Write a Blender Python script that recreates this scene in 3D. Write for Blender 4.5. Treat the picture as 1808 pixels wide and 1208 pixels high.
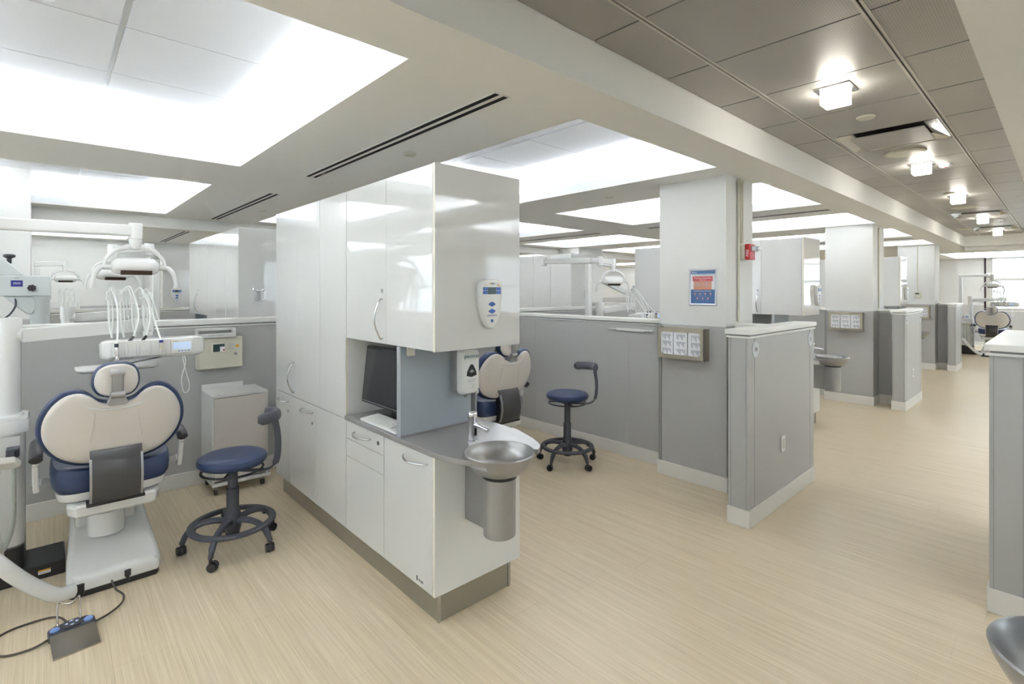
import bpy, bmesh, math, random
from mathutils import Vector, Matrix
random.seed(7)
SC = bpy.context.scene
for o in list(bpy.data.objects): bpy.data.objects.remove(o)
COL = SC.collection
PI = math.pi
# ---------------------------------------------------------------- camera
cam = bpy.data.cameras.new('camera'); co = bpy.data.objects.new('camera', cam); COL.objects.link(co)
co.location = (0, 0, 1.55); co.rotation_euler = (PI/2, 0, math.radians(-42.5))
cam.sensor_width = 36; cam.lens = 36*896/1808; cam.shift_y = -92/1808; cam.clip_start = .05
SC.camera = co
# ---------------------------------------------------------------- world, exposure
EXPO = 1.27
SC.view_settings.view_transform = 'Standard'; SC.view_settings.look = 'None'
SC.view_settings.exposure = EXPO; SC.view_settings.gamma = 1; SC.view_settings.use_curve_mapping = False
w = bpy.data.worlds.new('daylight'); SC.world = w; w.use_nodes = True
w.node_tree.nodes['Background'].inputs[0].default_value = (.86, .93, 1, 1)
w.node_tree.nodes['Background'].inputs[1].default_value = 1.9
COVE_W = 43.0
ZC, ZT, ZK = 2.435, 2.73, 2.64        # soffit, cove top, corridor tile ceiling
def area_light(name, loc, direction, sx, sy, power, color):
    l = bpy.data.lights.new(name, 'AREA'); l.shape = 'RECTANGLE'; l.size = sx; l.size_y = sy
    l.energy = power; l.color = color
    o = bpy.data.objects.new(name, l); COL.objects.link(o); o.location = loc
    o.rotation_euler = Vector(direction).to_track_quat('-Z', 'Y').to_euler()
    return o
# cove openings (x0,x1,y0,y1)
CX = [(-2.85, -1.45), (-.52, 1.02), (2.02, 3.56), (4.34, 5.90), (6.78, 8.10), (9.0, 10.5), (11.4, 12.6)]
CY = [(-2.4, -.10), (1.70, 4.0), (4.84, 7.09), (8.85, 11.2)]
COVES = [(a, b, c, d) for (c, d) in CY for (a, b) in CX] + [(a, b, c, d) for (c, d) in CY[2:] for (a, b) in ((13.9, 15.3), (16.2, 18.4))]+[(16.2, 18.9, -2.0, 2.1)]
LC = (1, .995, .985)
for (x0, x1, y0, y1) in COVES:
    px, py = (x0+x1)/2, (y0+y1)/2; per = 2*(x1-x0+y1-y0); e = .115; zl = 2.53
    sc_ = COVE_W*((x1-x0)*(y1-y0))/3.54
    for (lx, ly, dx, dy, ln) in ((x0-e, py, 1, 0, y1-y0), (x1+e, py, -1, 0, y1-y0), (px, y0-e, 0, 1, x1-x0), (px, y1+e, 0, -1, x1-x0)):
        l = area_light('cove_strip_light', (lx, ly, zl), (-dx*.02, -dy*.02, 1), 1, 1, sc_*ln/per, LC)
        # orient: local X along the strip
        zax = -Vector((-dx*.02, -dy*.02, 1)).normalized()
        xax = Vector((-dy, dx, 0)) if True else None
        yax = zax.cross(xax)
        l.rotation_euler = Matrix((xax, yax, zax)).transposed().to_euler()
        l.data.size = ln; l.data.size_y = .05; l.data.spread = math.radians(125)
# ---------------------------------------------------------------- materials
def lin(c):
    return tuple((v/255/12.92 if v/255 <= .04045 else ((v/255+.055)/1.055)**2.4) for v in c)+(1,)
MATS = {}
def mat(name, rgb, rough=.5, metal=0, var=.03, scale=8, bump=0, bscale=200, coat=0, emis=0, stretch=None, ior=None, alpha=None, trans=0):
    m = bpy.data.materials.new(name); m.use_nodes = True; nt = m.node_tree; n = nt.nodes; L = nt.links
    b = n['Principled BSDF']; c = lin(rgb)
    b.inputs['Roughness'].default_value = rough; b.inputs['Metallic'].default_value = metal
    if coat: b.inputs['Coat Weight'].default_value = coat; b.inputs['Coat Roughness'].default_value = .06
    if ior: b.inputs['IOR'].default_value = ior
    if trans: b.inputs['Transmission Weight'].default_value = trans
    tc = n.new('ShaderNodeTexCoord'); src = tc.outputs['Object']
    if stretch:
        mp = n.new('ShaderNodeMapping'); mp.inputs['Scale'].default_value = stretch; L.new(src, mp.inputs[0]); src = mp.outputs[0]
    nz = n.new('ShaderNodeTexNoise'); nz.inputs['Scale'].default_value = scale; nz.inputs['Detail'].default_value = 4; L.new(src, nz.inputs['Vector'])
    mx = n.new('ShaderNodeMix'); mx.data_type = 'RGBA'
    mx.inputs[6].default_value = tuple(max(0, v*(1-var)) for v in c[:3])+(1,); mx.inputs[7].default_value = tuple(min(1, v*(1+var)) for v in c[:3])+(1,)
    L.new(nz.outputs['Fac'], mx.inputs[0]); L.new(mx.outputs[2], b.inputs['Base Color'])
    if bump:
        n2 = n.new('ShaderNodeTexNoise'); n2.inputs['Scale'].default_value = bscale; L.new(src, n2.inputs['Vector'])
        bp = n.new('ShaderNodeBump'); bp.inputs['Strength'].default_value = bump; bp.inputs['Distance'].default_value = .002
        L.new(n2.outputs['Fac'], bp.inputs['Height']); L.new(bp.outputs[0], b.inputs['Normal'])
    if emis:
        b.inputs['Emission Color'].default_value = c; b.inputs['Emission Strength'].default_value = emis
    MATS[name] = m; return m
M = MATS
mat('soffit_paint', (236, 235, 230), .75, var=.01, bump=.05)
mat('cove_paint', (232, 236, 241), .7, var=.005)
mat('panel_white', (214, 216, 219), .8, var=.01, bump=.15, bscale=300)
mat('wall_paint', (218, 218, 214), .7, var=.01, bump=.05)
mat('grey_laminate', (174, 174, 172), .38, var=.03, scale=3, bump=.03, bscale=400)
mat('grey_trim', (140, 140, 137), .4)
mat('cap_white', (238, 238, 233), .3)
mat('base_white', (226, 224, 217), .45)
mat('gloss_white', (210, 210, 207), .055, coat=.6, var=.008, bump=.012, bscale=3)
mat('satin_white', (224, 224, 220), .25, var=.008)
mat('edge_cream', (226, 222, 208), .4)
mat('kick_metal', (150, 146, 132), .35, metal=.55, stretch=(1, 1, 60), scale=6)
mat('worktop_grey', (136, 134, 132), .2, var=.03, scale=300)
mat('divider_blue_grey', (152, 160, 166), .4, var=.02, scale=200)
mat('steel', (196, 196, 196), .22, metal=1, stretch=(40, 1, 1), scale=5)
mat('basin_grey', (158, 158, 157), .3, metal=.65, var=.03, scale=20)
mat('chrome', (226, 226, 228), .06, metal=1)
mat('silver_plastic', (160, 160, 159), .28, metal=.6)
mat('unit_white', (221, 221, 218), .22, coat=.3, var=.006)
mat('shell_cream', (208, 202, 194), .3, coat=.2, var=.01)
mat('seat_blue', (33, 50, 84), .38, var=.06, bump=.06, bscale=500)
mat('piping_blue', (25, 48, 92), .4)
mat('black_plastic', (28, 28, 31), .35)
mat('dark_grey_plastic', (66, 68, 76), .5, var=.04, bump=.05)
mat('charcoal_panel', (62, 61, 62), .28, var=.03)
mat('screen_black', (24, 25, 30), .22, coat=.3)
mat('lcd_blue', (195, 215, 240), .3, emis=.12)
mat('lcd_dark', (52, 74, 78), .25)
mat('key_white', (228, 228, 224), .5)
mat('button_blue', (52, 92, 168), .4)
mat('light_blue', (120, 150, 205), .4)
mat('ink', (50, 55, 70), .6)
mat('ink_grey', (158, 165, 176), .6)
mat('ink_teal', (52, 110, 112), .6)
mat('badge_blue', (22, 30, 120), .4)
mat('hose_grey', (172, 176, 168), .4)
mat('hose_white', (222, 224, 220), .35)
mat('amber', (226, 160, 40), .5)
mat('red_plastic', (170, 22, 24), .35)
mat('putty', (205, 202, 184), .45, var=.015)
mat('brushed_nickel', (196, 190, 172), .34, metal=.75, var=.08, scale=5)
mat('brushed_dark', (150, 144, 130), .34, metal=.75, var=.08, scale=5)
mat('paper', (236, 237, 240), .7)
mat('poster_blue', (62, 100, 148), .4)
mat('poster_red', (172, 78, 84), .4)
mat('poster_tan', (190, 142, 120), .4)
mat('poster_orange', (208, 132, 96), .4)
mat('poster_yellow', (236, 216, 120), .4)
mat('frame_alu', (200, 203, 207), .35, metal=.6)
mat('tile_metal', (172, 169, 163), .42, metal=.35, var=.03, scale=3)
mat('runner_metal', (196, 192, 184), .4, metal=.3)
mat('slot_black', (12, 12, 12), .8)
mat('lamp_glow', (255, 250, 240), .4, emis=15)
mat('cushion_dark', (48, 46, 50), .4)
mat('window_frame', (190, 188, 180), .4)
mat('jamb_dark', (48, 30, 34), .6)
mat('rubber', (70, 70, 68), .6)
mat('cord_brown', (72, 64, 58), .5)
mat('pedal_steel', (178, 172, 164), .2, metal=.9)
mat('lens_dark', (62, 48, 38), .12)
# moire like fine perforation on the metal ceiling panels
def perforate():
    m = M['tile_metal']; nt = m.node_tree; n = nt.nodes; L = nt.links; b = n['Principled BSDF']
    tc = n.new('ShaderNodeNewGeometry'); w1 = n.new('ShaderNodeTexWave'); w1.inputs['Scale'].default_value = 32; w1.bands_direction = 'X'
    L.new(tc.outputs['Position'], w1.inputs['Vector'])
    w2 = n.new('ShaderNodeTexWave'); w2.inputs['Scale'].default_value = 32; w2.bands_direction = 'Y'; L.new(tc.outputs['Position'], w2.inputs['Vector'])
    mu = n.new('ShaderNodeMath'); mu.operation = 'MULTIPLY'; L.new(w1.outputs['Fac'], mu.inputs[0]); L.new(w2.outputs['Fac'], mu.inputs[1])
    mx = n.new('ShaderNodeMix'); mx.data_type = 'RGBA'; old = b.inputs['Base Color'].links[0].from_socket
    fa = n.new('ShaderNodeMath'); fa.operation = 'MULTIPLY'; fa.inputs[1].default_value = .55; L.new(mu.outputs[0], fa.inputs[0])
    L.new(fa.outputs[0], mx.inputs[0]); L.new(old, mx.inputs[6]); mx.inputs[7].default_value = lin((120, 117, 112)); L.new(mx.outputs[2], b.inputs['Base Color'])
perforate()
def floor_material():
    m = bpy.data.materials.new('vinyl_plank'); m.use_nodes = True; nt = m.node_tree; n = nt.nodes; L = nt.links; b = n['Principled BSDF']
    g = n.new('ShaderNodeNewGeometry'); sep = n.new('ShaderNodeSeparateXYZ'); L.new(g.outputs['Position'], sep.inputs[0])
    def streak(sx, sy, det):
        mp = n.new('ShaderNodeMapping'); mp.inputs['Scale'].default_value = (sx, sy, 1); L.new(g.outputs['Position'], mp.inputs[0])
        z = n.new('ShaderNodeTexNoise'); z.inputs['Scale'].default_value = 1; z.inputs['Detail'].default_value = det; L.new(mp.outputs[0], z.inputs['Vector']); return z.outputs['Fac']
    a = streak(330, 3.0, 4); c = streak(70, .8, 4); d = streak(1.6, 1.6, 2)
    r = n.new('ShaderNodeValToRGB'); r.color_ramp.elements[0].position = .28; r.color_ramp.elements[0].color = lin((195, 176, 144))
    r.color_ramp.elements[1].position = .72; r.color_ramp.elements[1].color = lin((236, 221, 193))
    m1 = n.new('ShaderNodeMath'); m1.operation = 'MULTIPLY'; m1.inputs[1].default_value = .55; L.new(a, m1.inputs[0])
    m2 = n.new('ShaderNodeMath'); m2.operation = 'MULTIPLY_ADD'; m2.inputs[1].default_value = .38; L.new(c, m2.inputs[0]); L.new(m1.outputs[0], m2.inputs[2])
    m3 = n.new('ShaderNodeMath'); m3.operation = 'MULTIPLY_ADD'; m3.inputs[1].default_value = .07; L.new(d, m3.inputs[0]); L.new(m2.outputs[0], m3.inputs[2])
    L.new(m3.outputs[0], r.inputs[0]); L.new(r.outputs[0], b.inputs['Base Color'])
    b.inputs['Roughness'].default_value = .34
    bp = n.new('ShaderNodeBump'); bp.inputs['Strength'].default_value = .06; bp.inputs['Distance'].default_value = .001; L.new(a, bp.inputs['Height']); L.new(bp.outputs[0], b.inputs['Normal'])
    M['floor'] = m
floor_material()
def glass_material():
    m = bpy.data.materials.new('window_glass'); m.use_nodes = True; nt = m.node_tree; n = nt.nodes; L = nt.links
    n.remove(n['Principled BSDF']); t = n.new('ShaderNodeBsdfTransparent'); g = n.new('ShaderNodeBsdfGlossy'); g.inputs['Roughness'].default_value = .02
    t.inputs[0].default_value = (.93, .96, .97, 1); mx = n.new('ShaderNodeMixShader'); mx.inputs[0].default_value = .06
    L.new(t.outputs[0], mx.inputs[1]); L.new(g.outputs[0], mx.inputs[2]); L.new(mx.outputs[0], n['Material Output'].inputs[0]); M['glass'] = m
    m = bpy.data.materials.new('roller_shade'); m.use_nodes = True; nt = m.node_tree; n = nt.nodes; L = nt.links
    n.remove(n['Principled BSDF']); t = n.new('ShaderNodeBsdfTransparent'); g = n.new('ShaderNodeBsdfTranslucent'); g.inputs[0].default_value = (.95, .95, .94, 1)
    mx = n.new('ShaderNodeMixShader'); mx.inputs[0].default_value = .5; wv = n.new('ShaderNodeTexWave'); wv.inputs['Scale'].default_value = 12; wv.bands_direction = 'Z'
    mr = n.new('ShaderNodeMapRange'); mr.inputs[3].default_value = .82; mr.inputs[4].default_value = .92; L.new(wv.outputs['Fac'], mr.inputs[0]); L.new(mr.outputs[0], mx.inputs[0])
    L.new(t.outputs[0], mx.inputs[1]); L.new(g.outputs[0], mx.inputs[2]); L.new(mx.outputs[0], n['Material Output'].inputs[0]); M['shade'] = m
glass_material()
# ---------------------------------------------------------------- mesh helpers
class MB:
    def __init__(s): s.v = []; s.f = []
    def add(s, vs, fs):
        k = len(s.v); s.v += [tuple(v) for v in vs]; s.f += [tuple(i+k for i in f) for f in fs]; return s
    def box(s, x0, x1, y0, y1, z0, z1):
        return s.add([(x, y, z) for z in (z0, z1) for y in (y0, y1) for x in (x0, x1)],
                     [(0, 2, 3, 1), (4, 5, 7, 6), (0, 1, 5, 4), (2, 6, 7, 3), (0, 4, 6, 2), (1, 3, 7, 5)])
    def rings(s, rs, cap0=True, cap1=True, closed=False):
        n = len(rs[0]); vs = [p for r in rs for p in r]; fs = []
        m = len(rs)
        for i in range(m if closed else m-1):
            j = (i+1) % m
            for k in range(n):
                l = (k+1) % n; fs.append((i*n+k, i*n+l, j*n+l, j*n+k))
        if not closed:
            if cap0: fs.append(tuple(reversed(range(n))))
            if cap1: fs.append(tuple((m-1)*n+k for k in range(n)))
        return s.add(vs, fs)
    def tube(s, path, r, n=10, closed=False):
        P = [Vector(p) for p in path]; rs = []; up = None; m = len(P)
        if isinstance(r, list) and len(r) != m:
            src = r; r = []
            for i in range(m):
                u = i/(m-1)*(len(src)-1); a_ = min(int(u), len(src)-2); q_ = u-a_
                A_, B_ = [v if isinstance(v, tuple) else (v, v) for v in (src[a_], src[a_+1])]
                r.append(tuple(A_[j]*(1-q_)+B_[j]*q_ for j in (0, 1)))
        for i, p in enumerate(P):
            if closed: t = (P[(i+1) % m]-P[i-1])
            else: t = P[min(i+1, m-1)]-P[max(i-1, 0)]
            t.normalize()
            if up is None:
                up = Vector((0, 0, 1)) if abs(t.z) < .9 else Vector((1, 0, 0))
            a = t.cross(up); a.normalize(); b = a.cross(t); b.normalize(); up = b
            rr = r[i] if isinstance(r, list) else r
            ra, rb = rr if isinstance(rr, tuple) else (rr, rr)
            rs.append([p+a*math.cos(2*PI*k/n)*ra+b*math.sin(2*PI*k/n)*rb for k in range(n)])
        return s.rings(rs, closed=closed)
    def bar(s, path, wd, ht):
        P = [Vector(p) for p in path]; rs = []; m = len(P)
        for i, p in enumerate(P):
            t = P[min(i+1, m-1)]-P[max(i-1, 0)]; t.normalize()
            ref = Vector((0, 0, 1)) if abs(t.z) < .85 else Vector((0, 1, 0))
            a = t.cross(ref); a.normalize(); b = a.cross(t)
            rs.append([p+a*x*wd/2+b*y*ht/2 for x, y in ((-1, -1), (1, -1), (1, 1), (-1, 1))])
        return s.rings(rs)
    def cyl(s, p0, p1, r, r1=None, n=16):
        r1 = r if r1 is None else r1
        P0, P1 = Vector(p0), Vector(p1); t = (P1-P0).normalized(); up = Vector((0, 0, 1)) if abs(t.z) < .9 else Vector((1, 0, 0))
        a = t.cross(up).normalized(); b = a.cross(t)
        return s.rings([[p+a*math.cos(2*PI*k/n)*q+b*math.sin(2*PI*k/n)*q for k in range(n)] for p, q in ((P0, r), (P1, r1))])
    def lathe(s, prof, c=(0, 0, 0), n=28, cap0=True, cap1=True):
        return s.rings([[(c[0]+r*math.cos(2*PI*k/n), c[1]+r*math.sin(2*PI*k/n), c[2]+z) for k in range(n)] for r, z in prof], cap0, cap1)
    def prism(s, poly, f0, f1):
        """poly 2d points, f0/f1 map (a,b)->3d for both ends"""
        return s.rings([[f0(a, b) for a, b in poly], [f1(a, b) for a, b in poly]])
    def pillow(s, poly, fmap, layers):
        """layers: (scale, depth); fmap(a,b,depth)->3d"""
        cx = sum(p[0] for p in poly)/len(poly); cy = sum(p[1] for p in poly)/len(poly)
        return s.rings([[fmap(cx+(a-cx)*sc, cy+(b-cy)*sc, d) for a, b in poly] for sc, d in layers])
    def build(s, name, m, parent=None, bevel=0, smooth=True, seg=2, angle=35):
        me = bpy.data.meshes.new(name); me.from_pydata(s.v, [], s.f)
        bm = bmesh.new(); bm.from_mesh(me); bmesh.ops.recalc_face_normals(bm, faces=bm.faces); bm.to_mesh(me); bm.free()
        if m: me.materials.append(M[m] if isinstance(m, str) else m)
        if smooth: me.shade_smooth(); me.set_sharp_from_angle(angle=math.radians(angle))
        o = bpy.data.objects.new(name, me); COL.objects.link(o)
        if parent: o.parent = parent
        if bevel:
            b = o.modifiers.new('bevel', 'BEVEL'); b.width = bevel; b.segments = seg; b.limit_method = 'ANGLE'; b.angle_limit = math.radians(40)
        return o
def catmull(pts, n=6, closed=False):
    P = [Vector(p) for p in pts]; m = len(P); out = []
    rng = range(m) if closed else range(m-1)
    for i in rng:
        p0 = P[(i-1) % m] if closed else P[max(i-1, 0)]; p1 = P[i]; p2 = P[(i+1) % m]; p3 = P[(i+2) % m] if closed else P[min(i+2, m-1)]
        for k in range(n):
            t = k/n; out.append(.5*((2*p1)+(p2-p0)*t+(2*p0-5*p1+4*p2-p3)*t*t+(3*p1-p0-3*p2+p3)*t**3))
    if not closed: out.append(P[-1])
    return out
def cat2(pts, n=5, closed=True): return [(p.x, p.y) for p in catmull([(a, b, 0) for a, b in pts], n, closed)]
def thing(name, label, cat, loc=(0, 0, 0), rz=0, group=None):
    o = bpy.data.objects.new(name, None); COL.objects.link(o); o.location = loc; o.rotation_euler = (0, 0, rz)
    o.empty_display_size = .05
    return tag(o, label, cat, group)
def tag(o, label, cat, group=None):
    o['label'] = label; o['category'] = cat
    if group: o['group'] = group
    return o
def struct(o): o['kind'] = 'structure'; return o
def kids(o): return [c for c in bpy.data.objects if c.parent == o]
def copy_tree(o, parent=None, idx=None):
    if idx is None:
        idx = {}
        for c in bpy.data.objects:
            if c.parent: idx.setdefault(c.parent.name, []).append(c)
    c = o.copy(); COL.objects.link(c)
    if parent: c.parent = parent
    for ch in idx.get(o.name, []): copy_tree(ch, c, idx)
    return c
def dup(o, loc, rz, label):
    c = copy_tree(o); c.location = loc; c.rotation_euler = (0, 0, rz); c['label'] = label; return c
_font = {}
def lettering(txt, size, loc, xdir, ydir, m, parent, depth=.0006, name='lettering', align='CENTER'):
    cu = bpy.data.curves.new('lettering', 'FONT'); cu.body = txt; cu.size = size; cu.align_x = align; cu.align_y = 'CENTER'; cu.extrude = depth; cu.resolution_u = 3
    t = bpy.data.objects.new('tmp', cu); COL.objects.link(t); dg = bpy.context.evaluated_depsgraph_get()
    me = bpy.data.meshes.new_from_object(t.evaluated_get(dg)); bpy.data.objects.remove(t)
    x = Vector(xdir).normalized(); y = Vector(ydir).normalized(); z = x.cross(y)
    me.transform(Matrix(((x.x, y.x, z.x, loc[0]), (x.y, y.y, z.y, loc[1]), (x.z, y.z, z.z, loc[2]), (0, 0, 0, 1))))
    me.name = name; me.materials.clear(); me.materials.append(M[m])
    o = bpy.data.objects.new(name, me); COL.objects.link(o)
    if parent: o.parent = parent
    return o
# ================================================================= SETTING
X0, X1, Y0, Y1 = -3.6, 19.3, -4.6, 11.5
flo = MB().box(X0, X1, Y0, Y1, -.1, -.004).build('floor', 'floor', smooth=False); struct(flo)
pw, pl = .2, 1.22
pm = MB().box(.0003, pw-.0003, .0003, pl-.0003, -.004, 0).build('plank', 'floor', flo, smooth=False); pmesh = pm.data
first = True; rest = MB(); nplank = 0
cells = []
for i in range(int((X1-X0)/pw)):
    off = (i*.47) % 1*pl
    j = -1
    while True:
        y = Y0+j*pl+off; j += 1
        if y > Y1: break
        cells.append((X0+i*pw, y))
def vis(c): return -.6 < c[0] < 8.8 and -.6 < c[1]+.6 and c[1] < 4.7 and c[1]+pl > .0 and (c[0]*.6756+c[1]*.7373+.9) > .6
near = sorted([c for c in cells if vis(c)], key=lambda c: c[0]**2+c[1]**2)[:290]
ns = set(near)
for c in cells:
    ya, yb = max(c[1], Y0), min(c[1]+pl, Y1)
    if c in ns:
        if first: pm.location = (c[0], c[1], 0); first = False
        else:
            o = pm.copy(); COL.objects.link(o); o.parent = flo; o.location = (c[0], c[1], 0)
    elif yb-ya > .01: rest.box(c[0]+.0003, c[0]+pw-.0003, ya+.0003, yb-.0003, -.004, 0)
r_ = rest.build('distant_planks', 'floor', flo, smooth=False); r_['kind'] = 'stuff'
# ceiling soffit with holes
KX0, KX1, KY0, KY1 = -3.0, 13.8, .23, 1.40
HOLES = [(a, b, c, d) for (a, b, c, d) in COVES]+[(KX0, KX1, KY0, KY1)]
xs = sorted(set([X0, X1]+[h[0] for h in HOLES]+[h[1] for h in HOLES])); ys = sorted(set([Y0, Y1]+[h[2] for h in HOLES]+[h[3] for h in HOLES]))
cm = MB()
for i in range(len(xs)-1):
    for j in range(len(ys)-1):
        mx_, my_ = (xs[i]+xs[i+1])/2, (ys[j]+ys[j+1])/2
        if any(a < mx_ < b and c < my_ < d for a, b, c, d in HOLES): continue
        cm.box(xs[i], xs[i+1], ys[j], ys[j+1], ZC, ZC+.012)
ceil = cm.build('ceiling', 'soffit_paint', smooth=False); struct(ceil)
def tray(h, top, e, m, name):
    a, b, c, d = h; t = MB(); k = .012
    # lip
    zl = ZC+.085
    for q in ((a-k, a, c-k, d+k), (b, b+k, c-k, d+k), (a, b, c-k, c), (a, b, d, d+k)): t.box(q[0], q[1], q[2], q[3], ZC+.012, zl)
    # outer walls and lid
    for q in ((a-e-k, a-e, c-e, d+e), (b+e, b+e+k, c-e, d+e), (a-e, b+e, c-e-k, c-e), (a-e, b+e, d+e, d+e+k)): t.box(q[0], q[1], q[2], q[3], ZC+.012, top+.03)
    t.box(a-e, b+e, c-e, d+e, top+.012, top+.03)
    return t.build(name, m, ceil, smooth=False)
for n_, h in enumerate(COVES):
    cv = tray(h, ZT, .16, 'cove_paint', 'light_recess')
    # suspended panels, 2 columns, with a main runner between
    a, b, c, d = h[0]-.15, h[1]+.15, h[2]-.15, h[3]+.15
    if n_ == len(COVES)-1: rows, cols = 7, 4
    else: rows, cols = 4, 2
    cw = (b-a)/cols; rh = (d-c)/rows
    pmz = None
    for i in range(cols):
        for j in range(rows):
            g = .012 if True else 0
            if pmz is None:
                pmz = MB().box(g, cw-g, .003, rh-.003, 0, .012).build('ceiling_panel', 'panel_white', cv, smooth=False); o = pmz
            else: o = pmz.copy(); COL.objects.link(o); o.parent = cv
            o.location = (a+i*cw, c+j*rh, ZT)
# corridor metal ceiling
kc = MB()
kc.box(KX0-.02, KX1+.02, KY0-.02, KY1+.02, ZK+.04, ZK+.06)
for q in ((KX0-.02, KX1+.02, KY0-.02, KY0), (KX0-.02, KX1+.02, KY1, KY1+.02), (KX0-.02, KX0, KY0, KY1), (KX1, KX1+.02, KY0, KY1)): kc.box(q[0], q[1], q[2], q[3], ZC+.012, ZK+.04)
cor = kc.build('ceiling_corridor', 'soffit_paint', smooth=False); struct(cor)
GY = [(KY0+.004, .515), (.545, 1.135), (1.165, KY1-.004)]; px_ = .6
GX0 = 2.365-9*.6
for gy0, gy1 in GY:
    p0 = None
    for i in range(40):
        x = GX0+i*px_
        if x+px_ > KX1+.3 or x < KX0: continue
        if gy0 == .545 and i in (12, 21, 25): continue
        if p0 is None:
            p0 = MB().box(.005, px_-.005, gy0, gy1, 0, .012).build('metal_tile', 'tile_metal', cor, smooth=False, bevel=0); o = p0
        else: o = p0.copy(); COL.objects.link(o); o.parent = cor
        sx = min(1, (KX1-x)/px_); o.location = (x, 0, ZK); o.scale = (sx, 1, 1)
        if sx < .03: bpy.data.objects.remove(o)
for y in (.530, 1.150):
    b_ = MB(); b_.box(KX0, KX1, y-.015, y-.004, ZK-.002, ZK+.012).box(KX0, KX1, y+.004, y+.015, ZK-.002, ZK+.012)
    b_.build('grid_runner', 'runner_metal', cor, smooth=False)
# slab above everything (keeps the daylight out)
# outer walls
def wallbox(name, x0, x1, y0, y1, z0, z1, m): return struct(MB().box(x0, x1, y0, y1, z0, z1).build(name, m, smooth=False))
WB = 1.13
wb = wallbox('wall_back', X0, X1, Y1, Y1+.1, 0, 2.9, 'wall_paint')
MB().box(X0, X1, Y1-.012, Y1, .1, 1.27).build('wainscot', 'grey_laminate', wb, smooth=False)
lw = MB(); fill_openings = [(-3.9, -1.9), (-1.5, .1), (1.7, 4.1), (4.9, 7.2), (8.6, 10.9)]; p_ = Y0  # unseen wall; its window openings are added as daylight fill for faces towards -X
for a, b in fill_openings: lw.box(X0-.12, X0, p_, a, 0, 2.9).box(X0-.12, X0, a, b, 0, .95).box(X0-.12, X0, a, b, 2.38, 2.9); p_ = b
lw.box(X0-.12, X0, p_, Y1, 0, 2.9); struct(lw.build('wall_left', 'wall_paint', smooth=False))
for k, (a, b) in enumerate(fill_openings):  # frames and panes of the added fill windows
    wf = MB().box(X0-.08, X0-.02, a, a+.05, .95, 2.38).box(X0-.08, X0-.02, b-.05, b, .95, 2.38).box(X0-.08, X0-.02, a, b, .95, 1.0).box(X0-.08, X0-.02, a, b, 2.33, 2.38).box(X0-.08, X0-.02, a, b, 1.6, 1.65)
    wn = struct(wf.build('window_%d' % (k+11), 'window_frame', smooth=False)); MB().box(X0-.06, X0-.055, a, b, .98, 2.35).build('pane', 'glass', wn, smooth=False)
# end wall with windows
ew = MB(); WY = 1.44; WZ0, WZ1 = .98, 2.43
ew.box(X1, X1+.15, WY+.09, Y1, 0, 2.9).box(X1, X1+.15, Y0, WY+.09, 0, WZ0)
ew = struct(ew.build('wall_right', 'wall_paint', smooth=False))
MB().box(X1-.012, X1, WY+.11, Y1, .1, WB).build('wainscot', 'grey_laminate', ew, smooth=False)
MB().box(X1-.012, X1, Y0, WY+.09, .1, WZ0-.02).build('wainscot', 'grey_laminate', ew, smooth=False)
struct(MB().box(X1-.022, X1-.012, Y0, Y1, 0, .1).build('baseboard_right', 'base_white', smooth=False))
MB().box(X1-.02, X1-.001, WY+.06, WY+.10, WZ0, ZC).build('jamb', 'jamb_dark', ew, smooth=False)
for k, (ya, yb) in enumerate(((-1.1, WY), (-3.9, -1.3))):
    wf = MB(); f = .07
    wf.box(X1, X1+.06, ya, ya+f, WZ0, WZ1).box(X1, X1+.06, yb-f, yb+.10, WZ0, WZ1).box(X1, X1+.06, ya, yb, WZ0, WZ0+f).box(X1, X1+.06, ya, yb, 1.80, 1.87).box(X1, X1+.06, ya, yb, WZ1-.02, 2.6)
    wn = struct(wf.build('window_%d' % (k+1), 'window_frame', smooth=False))
    MB().box(X1+.02, X1+.026, ya, yb, WZ0, 1.80).build('pane', 'glass', wn, smooth=False)
    MB().box(X1+.02, X1+.026, ya, yb, 1.87, WZ1).build('pane', 'glass', wn, smooth=False)
    MB().box(X1+.045, X1+.047, ya+.02, yb-.02, WZ0+.12, WZ1).build('roller_shade', 'shade', wn, smooth=False)
# wall behind the camera with tall windows
fw = MB(); holes = [(3.8, 5.8), (7, 9), (10.5, 12.5), (14, 16)]
pr_ = X0
for a, b in holes: fw.box(pr_, a, Y0-.12, Y0, 0, 2.9).box(a, b, Y0-.12, Y0, 0, .95).box(a, b, Y0-.12, Y0, 2.35, 2.9); pr_ = b
fw.box(pr_, X1, Y0-.12, Y0, 0, 2.9); struct(fw.build('wall_front', 'wall_paint', smooth=False))
for k, (a, b) in enumerate(holes):
    wf = MB().box(a, a+.05, Y0-.08, Y0-.02, .95, 2.35).box(b-.05, b, Y0-.08, Y0-.02, .95, 2.35).box(a, b, Y0-.08, Y0-.02, .95, 1.0).box(a, b, Y0-.08, Y0-.02, 2.3, 2.35).box(a, b, Y0-.08, Y0-.02, 1.6, 1.65)
    wn = struct(wf.build('window_%d' % (k+3), 'window_frame', smooth=False)); MB().box(a, b, Y0-.06, Y0-.055, .98, 2.32).build('pane', 'glass', wn, smooth=False)
# beams between row two and the far corridor
struct(MB().box(X0, X1, 7.4, 7.62, 2.30, ZC-.001).build('ceiling_beam', 'soffit_paint', smooth=False))
struct(MB().box(13.95, 14.9, Y0, 1.40, 2.36, ZC-.001).build('ceiling_beam', 'soffit_paint', smooth=False))
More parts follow.
